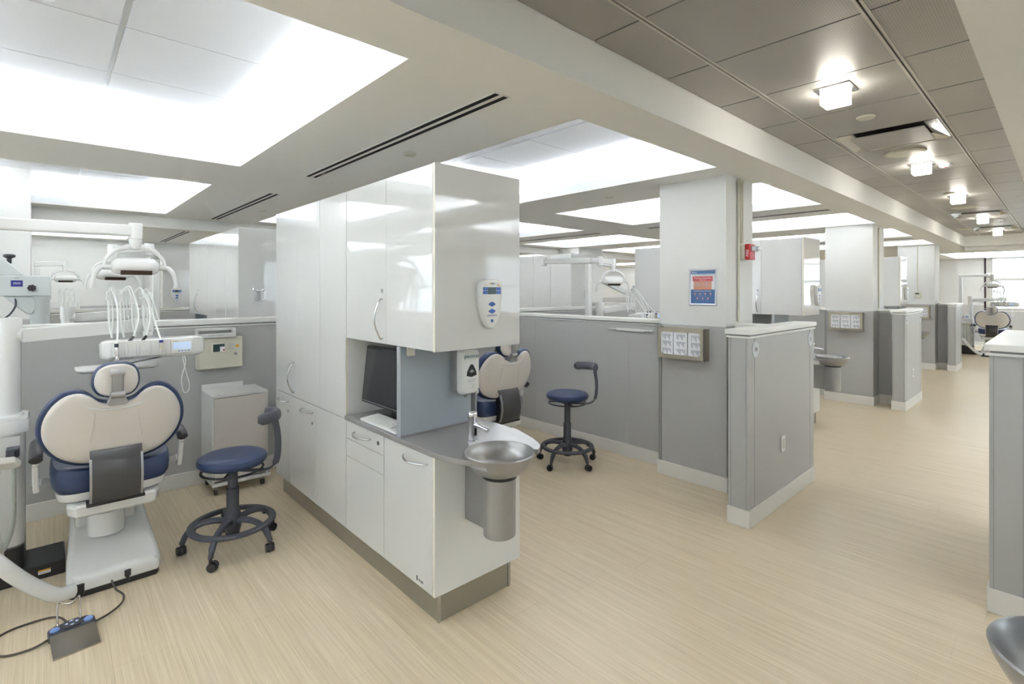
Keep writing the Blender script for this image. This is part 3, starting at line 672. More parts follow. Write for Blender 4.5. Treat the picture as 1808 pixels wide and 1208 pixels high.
# ================================================================= CHAIRS
def dental_chair(label, loc, rz=0):
    t = thing('dental_chair', label, 'dental chair', loc, rz, 'dental chairs with blue upholstery')
    # base plinth : wedge, narrow skirt
    def base(w, y0, z0, z1, z2, y1): return
    b = MB(); rs = []
    prof = [(-.0, .03, .075, 1), (.0, .03, .075, 1)]
    def sec(y, zt, w, zb):  # cross-section at y
        return [(-w, y, zb), (w, y, zb), (w, y, zt-.02), (w-.02, y, zt), (-w+.02, y, zt), (-w, y, zt-.02)]
    b.rings([sec(-.005, .085, .165, .032), sec(.004, .098, .185, .03), sec(.03, .11, .197, .03), (sec(.12, .145, .195, .03)), sec(.3, .21, .18, .03), sec(.5, .27, .17, .03), sec(.72, .31, .165, .03), sec(.80, .28, .16, .03)])
    bs = b.build('base_cover', 'unit_white', t, bevel=.012, seg=3)
    MB().prism([(-.175, .004), (.175, .004), (.19, .03), (.17, .80), (-.17, .80), (-.19, .03)], lambda a, c: (a, c, 0), lambda a, c: (a, c, .034)).build('base_skirt', 'black_plastic', t, bevel=.004)
    MB().box(-.172, -.125, -.010, .03, .012, .075).build('hose_socket', 'black_plastic', t, bevel=.006)
    pl = MB().box(.035, .062, -.018, .0, .045, .078).cyl((.048, -.014, .06), (.048, -.012, .02), .008, .007).build('power_plug', 'black_plastic', t, bevel=.003)
    # lift column
    MB().lathe([(.085, .2), (.085, .33), (.08, .34), (.08, .46)], (-.02, .3, 0), n=28).build('lift_column', 'unit_white', t)
    MB().lathe([(.089, .325), (.089, .332)], (-.02, .3, 0), n=28).build('column_seam', 'grey_trim', t)
    MB().box(-.15, .12, .36, .75, .2, .40).build('lift_housing', 'unit_white', t, bevel=.02, seg=3)
    # seat carrier
    MB().pillow([(-.16, 0), (.17, 0), (.19, .05), (.17, .5), (-.17, .5), (-.19, .05)], lambda a, c, d: (a, c, d), [(.9, .395), (1, .41), (1.02, .455), (.97, .468)]).build('seat_carrier', 'unit_white', t, bevel=.006)
    MB().pillow(cat2([(-.2, .04), (0, .02), (.2, .04), (.24, .2), (.24, .5), (.18, .62), (-.18, .62), (-.24, .5), (-.24, .2)], 4), lambda a, c, d: (a, c, d), [(.85, .455), (.97, .48), (1, .52)]).build('seat_shell', 'unit_white', t)
    # cushions
    seat = cat2([(-.215, .03), (-.1, .015), (0, .02), (.1, .015), (.215, .03), (.25, .12), (.255, .35), (.235, .55), (.2, .66), (0, .69), (-.2, .66), (-.235, .55), (-.255, .35), (-.25, .12)], 4)
    MB().pillow(seat, lambda a, c, d: (a, c, d+.03*(abs(a)/.25)**2), [(.95, .505), (.99, .52), (1.0, .56), (.99, .60), (.95, .622), (.86, .632), (.5, .622)]).build('seat_cushion', 'seat_blue', t)
    leg = cat2([(-.2, .62), (0, .60), (.2, .62), (.2, 1.05), (.15, 1.2), (0, 1.23), (-.15, 1.2), (-.2, 1.05)], 4)
    MB().pillow(leg, lambda a, c, d: (a, c, d+.02-(c-.62)*.25), [(.93, .50), (1, .52), (1, .565), (.96, .59), (.8, .598)]).build('leg_rest', 'seat_blue', t)
    MB().pillow(leg, lambda a, c, d: (a, c, d+.02-(c-.62)*.25), [(.8, .47), (.96, .485), (.96, .505)]).build('leg_shell', 'unit_white', t)
    # backrest : lobed outline, tilted towards the head
    half = [(.0, .985), (.045, .986), (.08, 1.0), (.12, 1.038), (.165, 1.053), (.215, 1.04), (.265, .99), (.298, .915), (.303, .84), (.285, .775), (.245, .715), (.19, .676), (.12, .655), (0, .648)]
    poly = cat2(half+[(-a, c) for a, c in reversed(half[1:-1])], 3)
    tilt = lambda z: -.22*(z-.65)
    cur = lambda a: .045*(abs(a)/.3)**2     # wings wrap forward
    f = lambda a, c, d: (a, .015+tilt(c)+cur(a)+d, c)
    MB().pillow(poly, f, [(.90, .0), (.985, .006), (1.01, .02), (1.015, .035), (1.01, .055), (.96, .07), (.8, .075)]).build('back_cushion', 'seat_blue', t)
    inner = [(a*.935, .845+(c-.845)*.925) for a, c in poly]
    MB().pillow(inner, f, [(1.02, .012), (1.0, -.006), (.965, -.016), (.9, -.021), (.6, -.024)]).build('back_shell', 'shell_cream', t)
    # raised ribs and top saddle of the shell
    MB().tube(catmull([f(-.09, .955, -.020), f(-.09, .90, -.022), f(-.105, .8, -.022), f(-.125, .70, -.018)], 4), .0025, 6).build('shell_rib', 'shell_cream', t)
    MB().tube(catmull([f(.09, .955, -.020), f(.09, .90, -.022), f(.105, .8, -.022), f(.12, .70, -.018)], 4), .0025, 6).build('shell_rib', 'shell_cream', t)
    MB().tube(catmull([f(-.15, .99, -.014), f(-.09, .955, -.02), f(0, .945, -.022), f(.09, .955, -.02), f(.15, .99, -.014)], 5), .007, 8).build('shell_lip', 'unit_white', t)
    # charcoal cover between seat and back
    arc = [(.735, -.040), (.70, -.062), (.64, -.082), (.58, -.088), (.52, -.078), (.478, -.058), (.468, -.03)]
    rs = []
    for z, y in arc: rs.append([(x, y+.012*(x/.105)**2-.0, z) for x in (-.107, -.06, 0, .06, .107)]+[(x, y+.008+.012*(x/.105)**2, z) for x in (.107, .06, 0, -.06, -.107)])
    MB().rings(rs).build('hinge_cover', 'charcoal_panel', t)
    for s in (-1, 1): MB().rings([[(s*.099, y-.003+.011, z), (s*.109, y-.003+.012, z), (s*.109, y+.012+.012, z), (s*.099, y+.012+.012, z)] for z, y in arc[1:6]]).build('trim_strip', 'silver_plastic', t)
    MB().box(-.12, .12, -.045, .1, .458, .474).build('hinge_foot', 'black_plastic', t, bevel=.004)
    MB().box(-.085, .085, -.03, .03, .474, .70).build('hinge_bracket', 'black_plastic', t)
    # headrest
    hp = cat2([(-.07, 1.015), (0, 1.0), (.07, 1.015), (.098, 1.07), (.085, 1.14), (.045, 1.172), (0, 1.177), (-.045, 1.172), (-.085, 1.14), (-.098, 1.07)], 4)
    g = lambda a, c, d: (a, -.06+.03*(a/.1)**2+d, c)
    MB().pillow(hp, g, [(.93, .0), (1.0, .008), (1.03, .025), (1.0, .045), (.9, .055)]).build('head_cushion', 'seat_blue', t)
    MB().pillow([(a*.94, 1.09+(c-1.09)*.93) for a, c in hp], g, [(1, .01), (.97, -.008), (.88, -.016), (.5, -.018)]).build('head_shell', 'shell_cream', t)
    for z, y in ((1.13, -.092), (1.02, -.098)): MB().cyl((-.03, y, z), (.03, y, z), .0175, n=18).build('head_joint', 'silver_plastic', t, bevel=.002)
    MB().box(-.018, .018, -.105, -.094, 1.02, 1.13).build('head_arm', 'silver_plastic', t, bevel=.002)
    for s in (-1, 1): MB().box(s*.023-.002, s*.023+.002, -.1, -.092, 1.03, 1.11).build('head_rod', 'silver_plastic', t)
    MB().prism([(-.028, .02), (.028, .02), (.044, -.022), (.03, -.03), (-.03, -.03), (-.044, -.022)], lambda a, c: (a, -.10, .995+c), lambda a, c: (a, -.03, .995+c)).build('head_clamp', 'silver_plastic', t, bevel=.003)
    # armrests
    for s in (-1, 1):
        MB().bar(catmull([(s*.22, .22, .56), (s*.27, .20, .56), (s*.305, .16, .58)], 3), .04, .035).build('armrest_joint', 'unit_white', t, bevel=.005)
        MB().bar([(s*.305, .17, .53), (s*.308, .155, .60), (s*.308, .13, .68), (s*.306, .10, .70)], .025, .045).build('armrest_bracket', 'unit_white', t, bevel=.006)
        MB().tube(catmull([(s*.306, .06, .71), (s*.306, .09, .725), (s*.306, .2, .735), (s*.306, .34, .73), (s*.306, .38, .72)], 4), [(.02, .022)]+[(.027, .028)]*15+[(.018, .02)], 12).build('armrest_pad', 'cushion_dark', t)
    return t
ch = dental_chair('blue and cream dental chair seen from behind at the lower left', (.265, 3.345, 0))
dup(ch, (2.80, 3.13, 0), 0, 'blue and cream dental chair behind the foreground basin, near the right low wall')
dup(ch, (16.05, 1.15, 0), -PI/2, 'distant blue and cream dental chair before the window at the far right')
dup(ch, (5.35, 3.2, 0), 0, 'blue and cream dental chair hidden behind the right low wall')
# foot control
t = thing('foot_control', 'dark grey foot pedal with blue buttons and steel plate on the floor, lower left', 'foot control', (.085, 3.02, 0), math.radians(4))
MB().prism([(-.082, -.012), (.082, -.012), (.082, .05), (.055, .075), (-.055, .075), (-.082, .05)], lambda a, b: (a, b, 0), lambda a, b: (a, b, .03)).build('housing', 'dark_grey_plastic', t, bevel=.006)
MB().add([(-.078, -.165, .002), (.078, -.165, .002), (.078, -.01, .022), (-.078, -.01, .022), (-.078, -.165, .008), (.078, -.165, .008), (.078, -.01, .029), (-.078, -.01, .029)], [(0, 1, 2, 3), (4, 7, 6, 5), (0, 4, 5, 1), (1, 5, 6, 2), (2, 6, 7, 3), (3, 7, 4, 0)]).build('pedal_plate', 'pedal_steel', t, smooth=False)
for s in (-1, 1): MB().lathe([(.017, .029), (.017, .036), (.012, .041), (.004, .043)], (s*.058, .025, 0), n=18).build('button', 'light_blue', t)
MB().box(-.028, .028, .0, .062, .029, .040).build('joystick_plate', 'dark_grey_plastic', t, bevel=.003)
for dx, dy in ((0, .02), (0, -.02), (.02, 0), (-.02, 0)):
    q = Vector((dx, dy)).normalized(); p = Vector((-q.y, q.x)); c = Vector((0, .03))+Vector((dx, dy))*.85
    a, b, d = c+q*.007, c+p*.008-q*.003, c-p*.008-q*.003
    MB().prism([tuple(a), tuple(b), tuple(d)], lambda u, v: (u, v, .040), lambda u, v: (u, v, .0412)).build('arrow', 'lcd_blue', t, smooth=False)
MB().tube(catmull([(-.045, .055, .02), (-.045, .08, .05), (-.043, .10, .105), (-.035, .108, .11), (.0, .10, .095), (.03, .11, .11), (.035, .105, .108), (.035, .085, .05), (.035, .06, .02)], 5), .0035, 8).build('carry_loop', 'pedal_steel', t)
t = thing('pedal_cord', 'brown cord looping on the floor from foot pedal to chair', 'cord', (0, 0, 0))
MB().tube(catmull([(.165, 3.04, .014), (.215, 3.07, .012), (.27, 3.14, .008), (.285, 3.22, .008), (.26, 3.28, .02), (.245, 3.32, .055)], 6), .0045, 8).build('cord', 'cord_brown', t)
MB().tube(catmull([(.003, 3.02, .012), (-.05, 3.0, .008), (-.13, 3.02, .006), (-.185, 3.09, .006), (-.19, 3.16, .006), (-.13, 3.23, .006), (-.02, 3.24, .006), (.04, 3.20, .01), (.07, 3.11, .014)], 6), .0045, 8).build('cord', 'cord_brown', t)
# ================================================================= STOOLS
def stool(label, loc, zseat, rz, pad_off, leg0, group='blue operator stools'):
    """rz = direction of the back arm"""
    t = thing('operator_stool', label, 'stool', loc, 0, group)
    R = lambda r, a, z: (r*math.cos(a), r*math.sin(a), z)
    MB().lathe([(.038, .10), (.046, .12), (.046, .20), (.034, .235), (.034, .36)], n=24).build('column_sleeve', 'dark_grey_plastic', t)
    MB().lathe([(.027, .34), (.027, zseat-.08)], n=20).build('gas_lift', 'dark_grey_plastic', t)
    MB().lathe([(.035, .07), (.04, .10)], n=20).build('hub', 'black_plastic', t)
    for k in range(5):
        a = leg0+k*2*PI/5
        MB().tube(catmull([R(.03, a, .165), R(.10, a, .178), R(.18, a, .165), R(.235, a, .125), R(.262, a, .068)], 4), [(.022, .018)]*6+[(.018, .017)]*8+[(.014, .016)]*3, 10).build('leg', 'dark_grey_plastic', t)
        q = a+.9*k
        ca = MB().cyl(R(.262, a, .072), R(.262, a, .05), .009, n=10).build('caster', 'black_plastic', t)
        c = Vector(R(.262, a, .0262)); ax = Vector((math.cos(q), math.sin(q), 0))
        fw_ = Vector((-math.sin(q), math.cos(q), 0))
        c = c+fw_*.012
        wmb = MB()
        for s in (-1, 1): wmb.cyl(c+ax*s*.004, c+ax*s*.022, .026, .024, n=20)
        wmb.build('wheel', 'black_plastic', ca)
        hd = MB(); hd.cyl(c-ax*.003, c+ax*.003, .028, n=14); hd.build('wheel_cover', 'dark_grey_plastic', ca)
    MB().lathe([(.196, .148), (.200, .141), (.228, .141), (.236, .148), (.236, .158), (.228, .164), (.200, .164), (.196, .157), (.196, .148)], n=56, cap0=False, cap1=False).build('foot_ring', 'dark_grey_plastic', t)
    for k in range(5):
        a = leg0+k*2*PI/5; MB().cyl(R(.205, a, .13), R(.205, a, .15), .014, n=10).build('ring_clip', 'dark_grey_plastic', t)
    z = zseat
    MB().lathe([(.03, z-.075), (.15, z-.07), (.172, z-.062), (.187, z-.045), (.190, z-.03), (.184, z-.014), (.165, z-.003), (.12, z+.002), (.05, z)], n=48).build('seat', 'seat_blue', t)
    MB().lathe([(.03, z-.105), (.05, z-.10), (.055, z-.078)], n=20).build('seat_mount', 'black_plastic', t)
    MB().tube([R(.165, a*2*PI/40, z-.095) for a in range(40)], (.008, .006), 8, closed=True).build('lever_ring', 'black_plastic', t)
    for a in (0, 2.1, 4.2): MB().bar([R(.03, a, z-.095), R(.165, a, z-.095)], .012, .006).build('ring_spoke', 'black_plastic', t)
    a = rz
    hz = z+.21
    MB().bar(catmull([R(.02, a, z-.10), R(.12, a, z-.105), R(.2, a, z-.10), R(.248, a, z-.06), R(.262, a, z+.03), R(.258, a, z+.12), R(.245, a, hz-.02)], 4), .038, .008).build('back_arm', 'dark_grey_plastic', t, bevel=.002)
    c0 = Vector(R(.245-.10, a, 0))
    pts = []
    for k in range(13):
        th = a+pad_off+math.radians(-78+156*k/12); pts.append((c0.x+.105*math.cos(th), c0.y+.105*math.sin(th), hz+.012))
    rad = [(.016, .022)]+[(.025, .035)]*11+[(.016, .022)]
    MB().tube(pts, rad, 14).build('back_pad', 'dark_grey_plastic', t)
    return t
RT = math.radians(-42.5)
stool('blue round stool with dark curved arm beside the left dental chair', (.825, 3.39, 0), .565, RT+.1, 0.15, math.radians(250-72*.25))
stool('taller blue round stool with dark arm before the right low wall', (3.44, 3.02, 0), .635, RT, .9, math.radians(262))
# ================================================================= TREATMENT UNITS
def unit(label, loc, rz=0, shift=0, detail=True, arm=((-.415, .47), (-.30, .45), (.115, .44)), group='dental treatment units'):
    """local frame as the chair's: x right, y to the feet"""
    t = thing('treatment_unit', label, 'dental unit', loc, rz, group)
    sh = lambda: None
    # floor box
    fb = MB().box(-.95, -.19, .36, .64, 0, .075).build('floor_box', 'black_plastic', t, bevel=.006)
    if detail:
        MB().box(-.30, -.25, .358, .3605, .028, .050).build('sticker', 'paper', fb, smooth=False); MB().box(-.30, -.25, .3575, .3605, .042, .050).build('sticker_band', 'amber', fb, smooth=False)
        lettering('Attention', .010, (-.275, .3574, .035), (1, 0, 0), (0, 0, 1), 'ink', fb, .0002)
    # tower
    def rr(x0, x1, y0, y1, r):
        o = []
        for cx, cy, a in ((x1-r, y1-r, 0), (x0+r, y1-r, 90), (x0+r, y0+r, 180), (x1-r, y0+r, 270)):
            for k in range(5): q = math.radians(a+22.5*k); o.append((cx+r*math.cos(q), cy+r*math.sin(q)))
        return o
    P = rr(-.80, -.352, .36, .66, .06)
    MB().rings([[(x, y, .075) for x, y in P], [(x, y, .21) for x, y in P]]).build('tower_foot', 'black_plastic', t)
    MB().rings([[(x, y, z) for x, y in P] for z in (.20, .80)]).build('tower_body', 'unit_white', t)
    P2 = rr(-.81, -.335, .35, .67, .06)
    MB().rings([[(x, y, .80) for x, y in P2], [(x, y, .855) for x, y in P2], [(-.57+(x+.57)*.97, .51+(y-.51)*.96, .868) for x, y in P2]]).build('tower_top', 'unit_white', t)
    if detail:
        MB().box(-.47, -.37, .3575, .3595, .735, .785).build('hatch', 'satin_white', t, smooth=False)
    # tray post
    MB().lathe([(.058, .868), (.054, .882), (.047, .886), (.047, 1.30)], (-.415, .51, 0), n=28).build('tray_post', 'unit_white', t)
    MB().lathe([(.052, 1.29), (.052, 1.39), (.050, 1.40)], (-.415, .51, 0), n=28).build('post_cap', 'unit_white', t)
    MB().cyl((-.40, .51, 1.305), (-.36, .505, 1.305), .04, n=24).build('arm_joint', 'unit_white', t, bevel=.004)
    MB().bar([(-.37, .505, 1.30), (.19, .51, 1.335)], .05, .078).build('tray_arm', 'unit_white', t, bevel=.006)
    MB().cyl((.13, .475, 1.335), (.13, .54, 1.335), .043, n=24).build('elbow', 'unit_white', t, bevel=.004)
    MB().box(.17, .225, .48, .55, 1.285, 1.375).build('arm_end', 'unit_white', t, bevel=.006)
    MB().box(.16, .21, .40, .50, 1.27, 1.30).build('console_bracket', 'unit_white', t, bevel=.004)
    t0 = t; n0 = set(bpy.data.objects)
    # console with screen
    prof = [(.15, 1.185), (.16, 1.165), (.30, 1.16), (.38, 1.20), (.38, 1.24), (.22, 1.275), (.165, 1.27)]
    def end(x, s): return [(x, .27+(y-.27)*s, 1.215+(z-1.215)*s) for y, z in prof]
    cs = MB().rings([end(-.055, .6), end(-.045, .85), end(-.02, 1), end(.40, 1), end(.43, .85), end(.442, .6)]).build('console', 'unit_white', t, bevel=.006)
    MB().box(-.01, .235, .143, .16, 1.178, 1.268).build('holder_plate', 'satin_white', t, bevel=.004)
    for k in range(5):
        x = .005+.052*k; MB().tube([(x, .150, 1.262), (x, .141, 1.215), (x, .142, 1.186)], [.009, .009, .006], 8).build('holder_channel', 'satin_white', t)
    sc = MB().box(.262, .372, .142, .16, 1.182, 1.262).build('display', 'satin_white', t, bevel=.004)
    MB().box(.272, .362, .1405, .143, 1.205, 1.246).build('screen', 'lcd_blue', sc, smooth=False)
    for k in range(4): MB().box(.297+.016*k, .307+.016*k, .1405, .143, 1.192, 1.199).build('key', 'light_blue', sc, smooth=False)
    if detail:
        MB().box(.273, .278, .1405, .143, 1.250, 1.255).build('logo_mark', 'amber', sc, smooth=False); lettering('KaVo', .009, (.291, .1402, 1.2522), (1, 0, 0), (0, 0, 1), 'ink', sc, .0003)
    # whip arms, hoses and handpieces
    for k in range(4):
        x = -.0+.055*k; top = 1.56-.012*k
        wz = MB().tube(catmull([(x+.015, .40, 1.27), (x+.003, .42, 1.35), (x, .42, 1.45), (x, .42, top-.06)], 4), .0062, 8).build('whip', 'hose_white', t)
        MB().box(x-.012, x+.012, .408, .432, top-.07, top-.02).build('whip_clip', 'unit_white', wz, bevel=.003)
        MB().tube(catmull([(x+.012, .40, 1.27), (x+.018, .405, 1.4), (x+.012, .42, top-.06), (x, .425, top)], 4), .0035, 6).build('whip_hose', 'hose_white', wz)
    hs = [((0, 1.56), (.03, .30, 1.45), (.02, .17, 1.30), (.012, .128, 1.255)), ((.055, 1.548), (.10, .36, 1.56), (.125, .27, 1.40), (.09, .18, 1.28)),
          ((.11, 1.536), (.15, .37, 1.555), (.18, .27, 1.42), (.15, .18, 1.285)), ((.165, 1.524), (.18, .36, 1.50), (.20, .22, 1.35), (.213, .128, 1.262))]
    for (x, z), p1, p2, p3 in hs: MB().tube(catmull([(x, .425, z-.03), (x+.012, .418, z), p1, p2, p3], 6), .0045, 8).build('hose', 'hose_white', t)
    MB().tube([(.012, .128, 1.258), (.012, .125, 1.235)], .010, 10).build('collar', 'black_plastic', t)
    MB().tube([(.012, .125, 1.238), (.014, .122, 1.20), (.016, .12, 1.185), (.008, .116, 1.172)], [.0105, .010, .008, .006], 10).build('handpiece', 'chrome', t)
    MB().cyl((.004, .112, 1.168), (.02, .122, 1.178), .0065, n=10).build('handpiece_head', 'chrome', t)
    MB().tube([(.213, .128, 1.265), (.214, .126, 1.25)], .010, 10).build('collar', 'badge_blue', t)
    MB().tube([(.214, .126, 1.252), (.217, .122, 1.205)], .0095, 12).build('handpiece', 'brushed_nickel', t)
    for x, y in ((.09, .175), (.15, .175)): MB().tube([(x, y, 1.288), (x-.02, y-.02, 1.265)], .0075, 8).build('coupler', 'black_plastic', t)
    # lower glass tray on rods
    for p0, p1 in (((.02, .22, 1.165), (-.05, .3, 1.115)), ((.25, .22, 1.165), (.02, .3, 1.115))): MB().tube([p0, p1], .004, 6).build('tray_rod', 'steel', t)
    MB().rings([[(x, y, 1.095) for x, y in rr(-.13, .20, .25, .45, .03)], [(x, y, 1.105) for x, y in rr(-.15, .22, .23, .47, .04)], [(x, y, 1.112) for x, y in rr(-.152, .222, .228, .472, .04)]]).build('instrument_tray', 'satin_white', t)
    # hanging loop of cable
    MB().tube(catmull([(.33, .16, 1.165), (.335, .15, 1.12), (.315, .15, 1.03), (.325, .15, .955), (.345, .15, .95), (.355, .15, .985), (.34, .15, 1.06), (.325, .155, 1.13), (.322, .16, 1.165)], 6), .003, 6).build('cable_loop', 'hose_white', t)
    if shift:
        for o in set(bpy.data.objects)-n0:
            if o.parent == t: o.location.x += shift
    # supply tube from the tower to the chair base and the assistant's element
    MB().tube(catmull([(-.56, .50, .36), (-.55, .22, .40), (-.49, .0, .37), (-.424, -.045, .289), (-.359, -.045, .20), (-.291, -.045, .124), (-.23, -.04, .072), (-.17, -.012, .054)], 8), .033, 16).build('support_tube', 'unit_white', t)
    ax_, ay, az = -.445, -.03, .735
    el = MB().rings([[(ax_+.09*c_, ay+d_, az+e_) for c_, d_, e_ in ((-1, .05, -.02), (.7, .03, -.03), (1, -.03, -.005), (.8, -.08, .03), (-1, -.08, .04))], [(ax_+.09*c_, ay+d_+.0, az+e_+.028) for c_, d_, e_ in ((-1, .05, -.02), (.75, .03, -.03), (1.05, -.03, -.005), (.8, -.08, .03), (-1, -.08, .04))]]).build('assistant_element', 'unit_white', t, bevel=.006)
    MB().bar([(ax_+.01, ay+.0, az-.02), (ax_-.03, ay+.25, az-.03), (-.55, .40, az-.03)], .03, .03).build('assistant_arm', 'unit_white', t, bevel=.004)
    for k in range(3): MB().tube(catmull([(ax_-.08+.045*k, ay-.02, az+.06), (ax_-.08+.045*k, ay-.02, az-.05), (ax_-.09+.05*k, ay+.02, .45), (ax_-.04+.03*k, ay+.12, .25), (-.5, .3, .3)], 6), [.009]*3+[.0085]*30, 8).build('suction_hose', 'hose_grey', t)
    MB().cyl((-.395, .30, .725), (-.395, .30, .685), .018, n=12).build('hose_collar', 'dark_grey_plastic', t)
    MB().box(-.42, -.37, .29, .37, .69, .735).build('hose_holder', 'dark_grey_plastic', t, bevel=.005)
    cg = MB(); path = catmull([(-.393, .30, .69), (-.393, .30, .5), (-.395, .29, .36), (-.42, .27, .26), (-.47, .24, .19)], 16)
    rad = [.0135 if i % 2 else .0115 for i in range(len(path))]
    cg.tube(path, rad, 10).build('corrugated_hose', 'hose_grey', t)
    return t
def lamp(label, loc, post, arms, head_rot=0, rz=0, group='white operating lamps', tilt=0):
    """post (x,y) with base z; arms list of points at arm height; last point carries the head"""
    t = thing('operating_lamp', label, 'lamp', loc, rz, group)
    x, y, z0 = post; za = 1.90
    MB().box(x-.033, x+.033, y-.033, y+.033, z0, za-.04).build('post', 'unit_white', t, bevel=.008)
    P = [Vector((x, y, za))]+[Vector(a) for a in arms]
    for i in range(len(P)-1):
        MB().bar([P[i]-(P[i+1]-P[i]).normalized()*.035, P[i+1]+(P[i+1]-P[i]).normalized()*.03], .06, .065).build('arm', 'unit_white', t, bevel=.008)
        q = P[i+1]
        if i < len(P)-2: MB().lathe([(.036, -.06), (.038, .05)], tuple(q), n=20).build('joint', 'unit_white', t, bevel=.003)
    q = P[-1]; c, s = math.cos(head_rot), math.sin(head_rot)
    hd = bpy.data.objects.new('lamp_head', None)
    def T(a, b, d):
        b2 = b*math.cos(tilt)-(d+.23)*math.sin(tilt); d2 = b*math.sin(tilt)+(d+.23)*math.cos(tilt)-.23
        if d > -.13: b2, d2 = b, d
        return (q.x+a*c-b2*s, q.y+a*s+b2*c, q.z+d2)
    bpy.data.objects.remove(hd)
    MB().rings([[T(.036*math.cos(2*PI*k/20), .036*math.sin(2*PI*k/20), d) for k in range(20)] for d in (.045, -.05)]).build('head_mount', 'unit_white', t, bevel=.003)
    MB().rings([[T(r*math.cos(2*PI*k/20), r*math.sin(2*PI*k/20), d) for k in range(20)] for r, d in ((.034, -.05), (.031, -.085), (.022, -.11))]).build('swivel', 'unit_white', t)
    yk = catmull([T(-.148, 0, -.22), T(-.14, 0, -.175), T(-.10, 0, -.125), T(-.04, 0, -.10), T(0, 0, -.095), T(.04, 0, -.10), T(.10, 0, -.125), T(.14, 0, -.175), T(.148, 0, -.22)], 4)
    n_ = len(yk); MB().tube(yk, [(.016, .010+.012*math.exp(-((i-n_/2)/(n_/5))**2)) for i in range(n_)], 10).build('yoke', 'unit_white', t)
    body = []
    for a, r in ((-.118, .022), (-.108, .042), (-.09, .054), (-.05, .058), (0, .059), (.05, .058), (.09, .054), (.108, .042), (.118, .022)):
        body.append([T(a, r*1.15*math.cos(2*PI*k/16), -.218+(r*.95 if math.sin(2*PI*k/16) > 0 else r*.8)*math.sin(2*PI*k/16)) for k in range(16)])
    bo = MB().rings(body).build('lamp_body', 'unit_white', t, angle=60)
    MB().add([T(-.076, -.064, -.240), T(.076, -.064, -.240), T(.076, -.052, -.266), T(-.076, -.052, -.266), T(-.072, .0, -.24), T(.072, .0, -.24)], [(0, 1, 2, 3), (0, 4, 5, 1), (3, 2, 5, 4), (0, 3, 4), (1, 5, 2)]).build('lens', 'lens_dark', bo, smooth=False)
    for sg in (-1, 1):
        MB().rings([[T(sg*a, .016*math.cos(2*PI*k/14), -.22+.016*math.sin(2*PI*k/14)) for k in range(14)] for a in (.112, .155)]).build('pivot', 'unit_white', t)
        MB().tube(catmull([T(sg*.150, 0, -.22), T(sg*.170, -.005, -.228), T(sg*.192, -.015, -.265), T(sg*.202, -.02, -.32), T(sg*.200, -.02, -.345)], 4), [(.012, .015)]*8+[(.008, .012)]*9, 10).build('handle', 'unit_white', t)
    return t
U1 = (.265, 3.345, 0)
unit('white treatment unit with screen console behind the left dental chair', U1)
lamp('white operating lamp hanging on a long arm over the left dental chair', (.265, 3.345, 0), (-.60, .53, .868), [(-.56, .46, 1.90), (.128, .44, 1.905)])
unit('white treatment unit behind the foreground dispenser, mostly hidden', (2.80, 3.13, 0), shift=-.32, detail=False)
unit('white treatment unit seen over the right low wall before the poster column', (5.35, 3.30, 0), detail=False)
lamp('white lamp on a folded square arm above the right low wall', (5.2, 3.35, 0), (-.47, .47, .868), [(-.45, 1.22, 1.92), (-.30, .42, 1.90), (-.18, .33, 1.88)], head_rot=math.radians(-35), tilt=.3)
unit('distant white treatment unit with hoses left of the far window', (16.05, 1.15, 0), -PI/2, detail=True)
lamp('distant white operating lamp in front of the far window', (16.05, 1.15, 0), (-.60, .53, .868), [(-.1, .50, 1.90), (-.0, .1, 1.86)], rz=-PI/2)
# second row, seen over the left low wall
unit('white treatment unit of the second row left of the far cupboard', (.55, 5.5, 0), detail=False)
lamp('white operating lamp hanging behind the foremost lamp', (0, 0, 0), (.83, 6.35, .868), [(.70, 5.75, 1.93), (.42, 5.60, 1.90)], head_rot=math.radians(18))
unit('small distant treatment unit near the back wall', (.13, 9.3, 0), detail=False)
lamp('small distant operating lamp near the back wall at the left', (0, 0, 0), (-.10, 9.4, .868), [(.19, 9.4, 1.92)])
lamp('white operating lamp partly hidden by the foreground cabinets', (0, 0, 0), (4.95, 6.3, .868), [(4.1, 6.1, 1.95), (3.95, 5.35, 1.88)], head_rot=math.radians(-40), tilt=.3)
unit('white treatment unit of the second row, seen over the right low wall', (5.2, 5.6, 0), detail=False)
# ================================================================= MICROSCOPE in the second row, left edge
t = thing('surgical_microscope', 'pale grey surgical microscope arm with black knobs at the left edge', 'microscope', (-.20, 5.3, 0))
g_ = 'microscope_grey'
mat(g_, (205, 210, 208), .35, var=.01)
MB().lathe([(.25, 0), (.25, .06), (.05, .09)], (.10, .15, 0), n=24).build('foot', g_, t)
MB().lathe([(.035, .08), (.035, 1.30)], (.16, .1, 0), n=20).build('column', g_, t)
MB().lathe([(.058, 1.27), (.058, 1.47), (.066, 1.485), (.066, 1.50)], (.16, .1, 0), n=28).build('column_head', g_, t)
MB().box(-.55, .225, .035, .16, 1.50, 1.66).build('swing_arm', g_, t, bevel=.008)
MB().prism([(-.55, 1.66), (.08, 1.66), (-.03, 1.775), (-.35, 1.775)], lambda a, b: (a, .045, b), lambda a, b: (a, .15, b)).build('spring_housing', g_, t, bevel=.006)
lv = MB().prism([(-.04, 1.50), (.12, 1.50), (.14, 1.42), (.12, 1.365), (.09, 1.36)], lambda a, b: (a, .05, b), lambda a, b: (a, .14, b)).build('link_plate', g_, t, bevel=.008)
MB().rings([[(.115+(.022+.006*(k % 2))*math.cos(2*PI*k/14), y, 1.565+(.022+.006*(k % 2))*math.sin(2*PI*k/14)) for k in range(14)] for y in (.034, .008)]).build('knob', 'black_plastic', t)
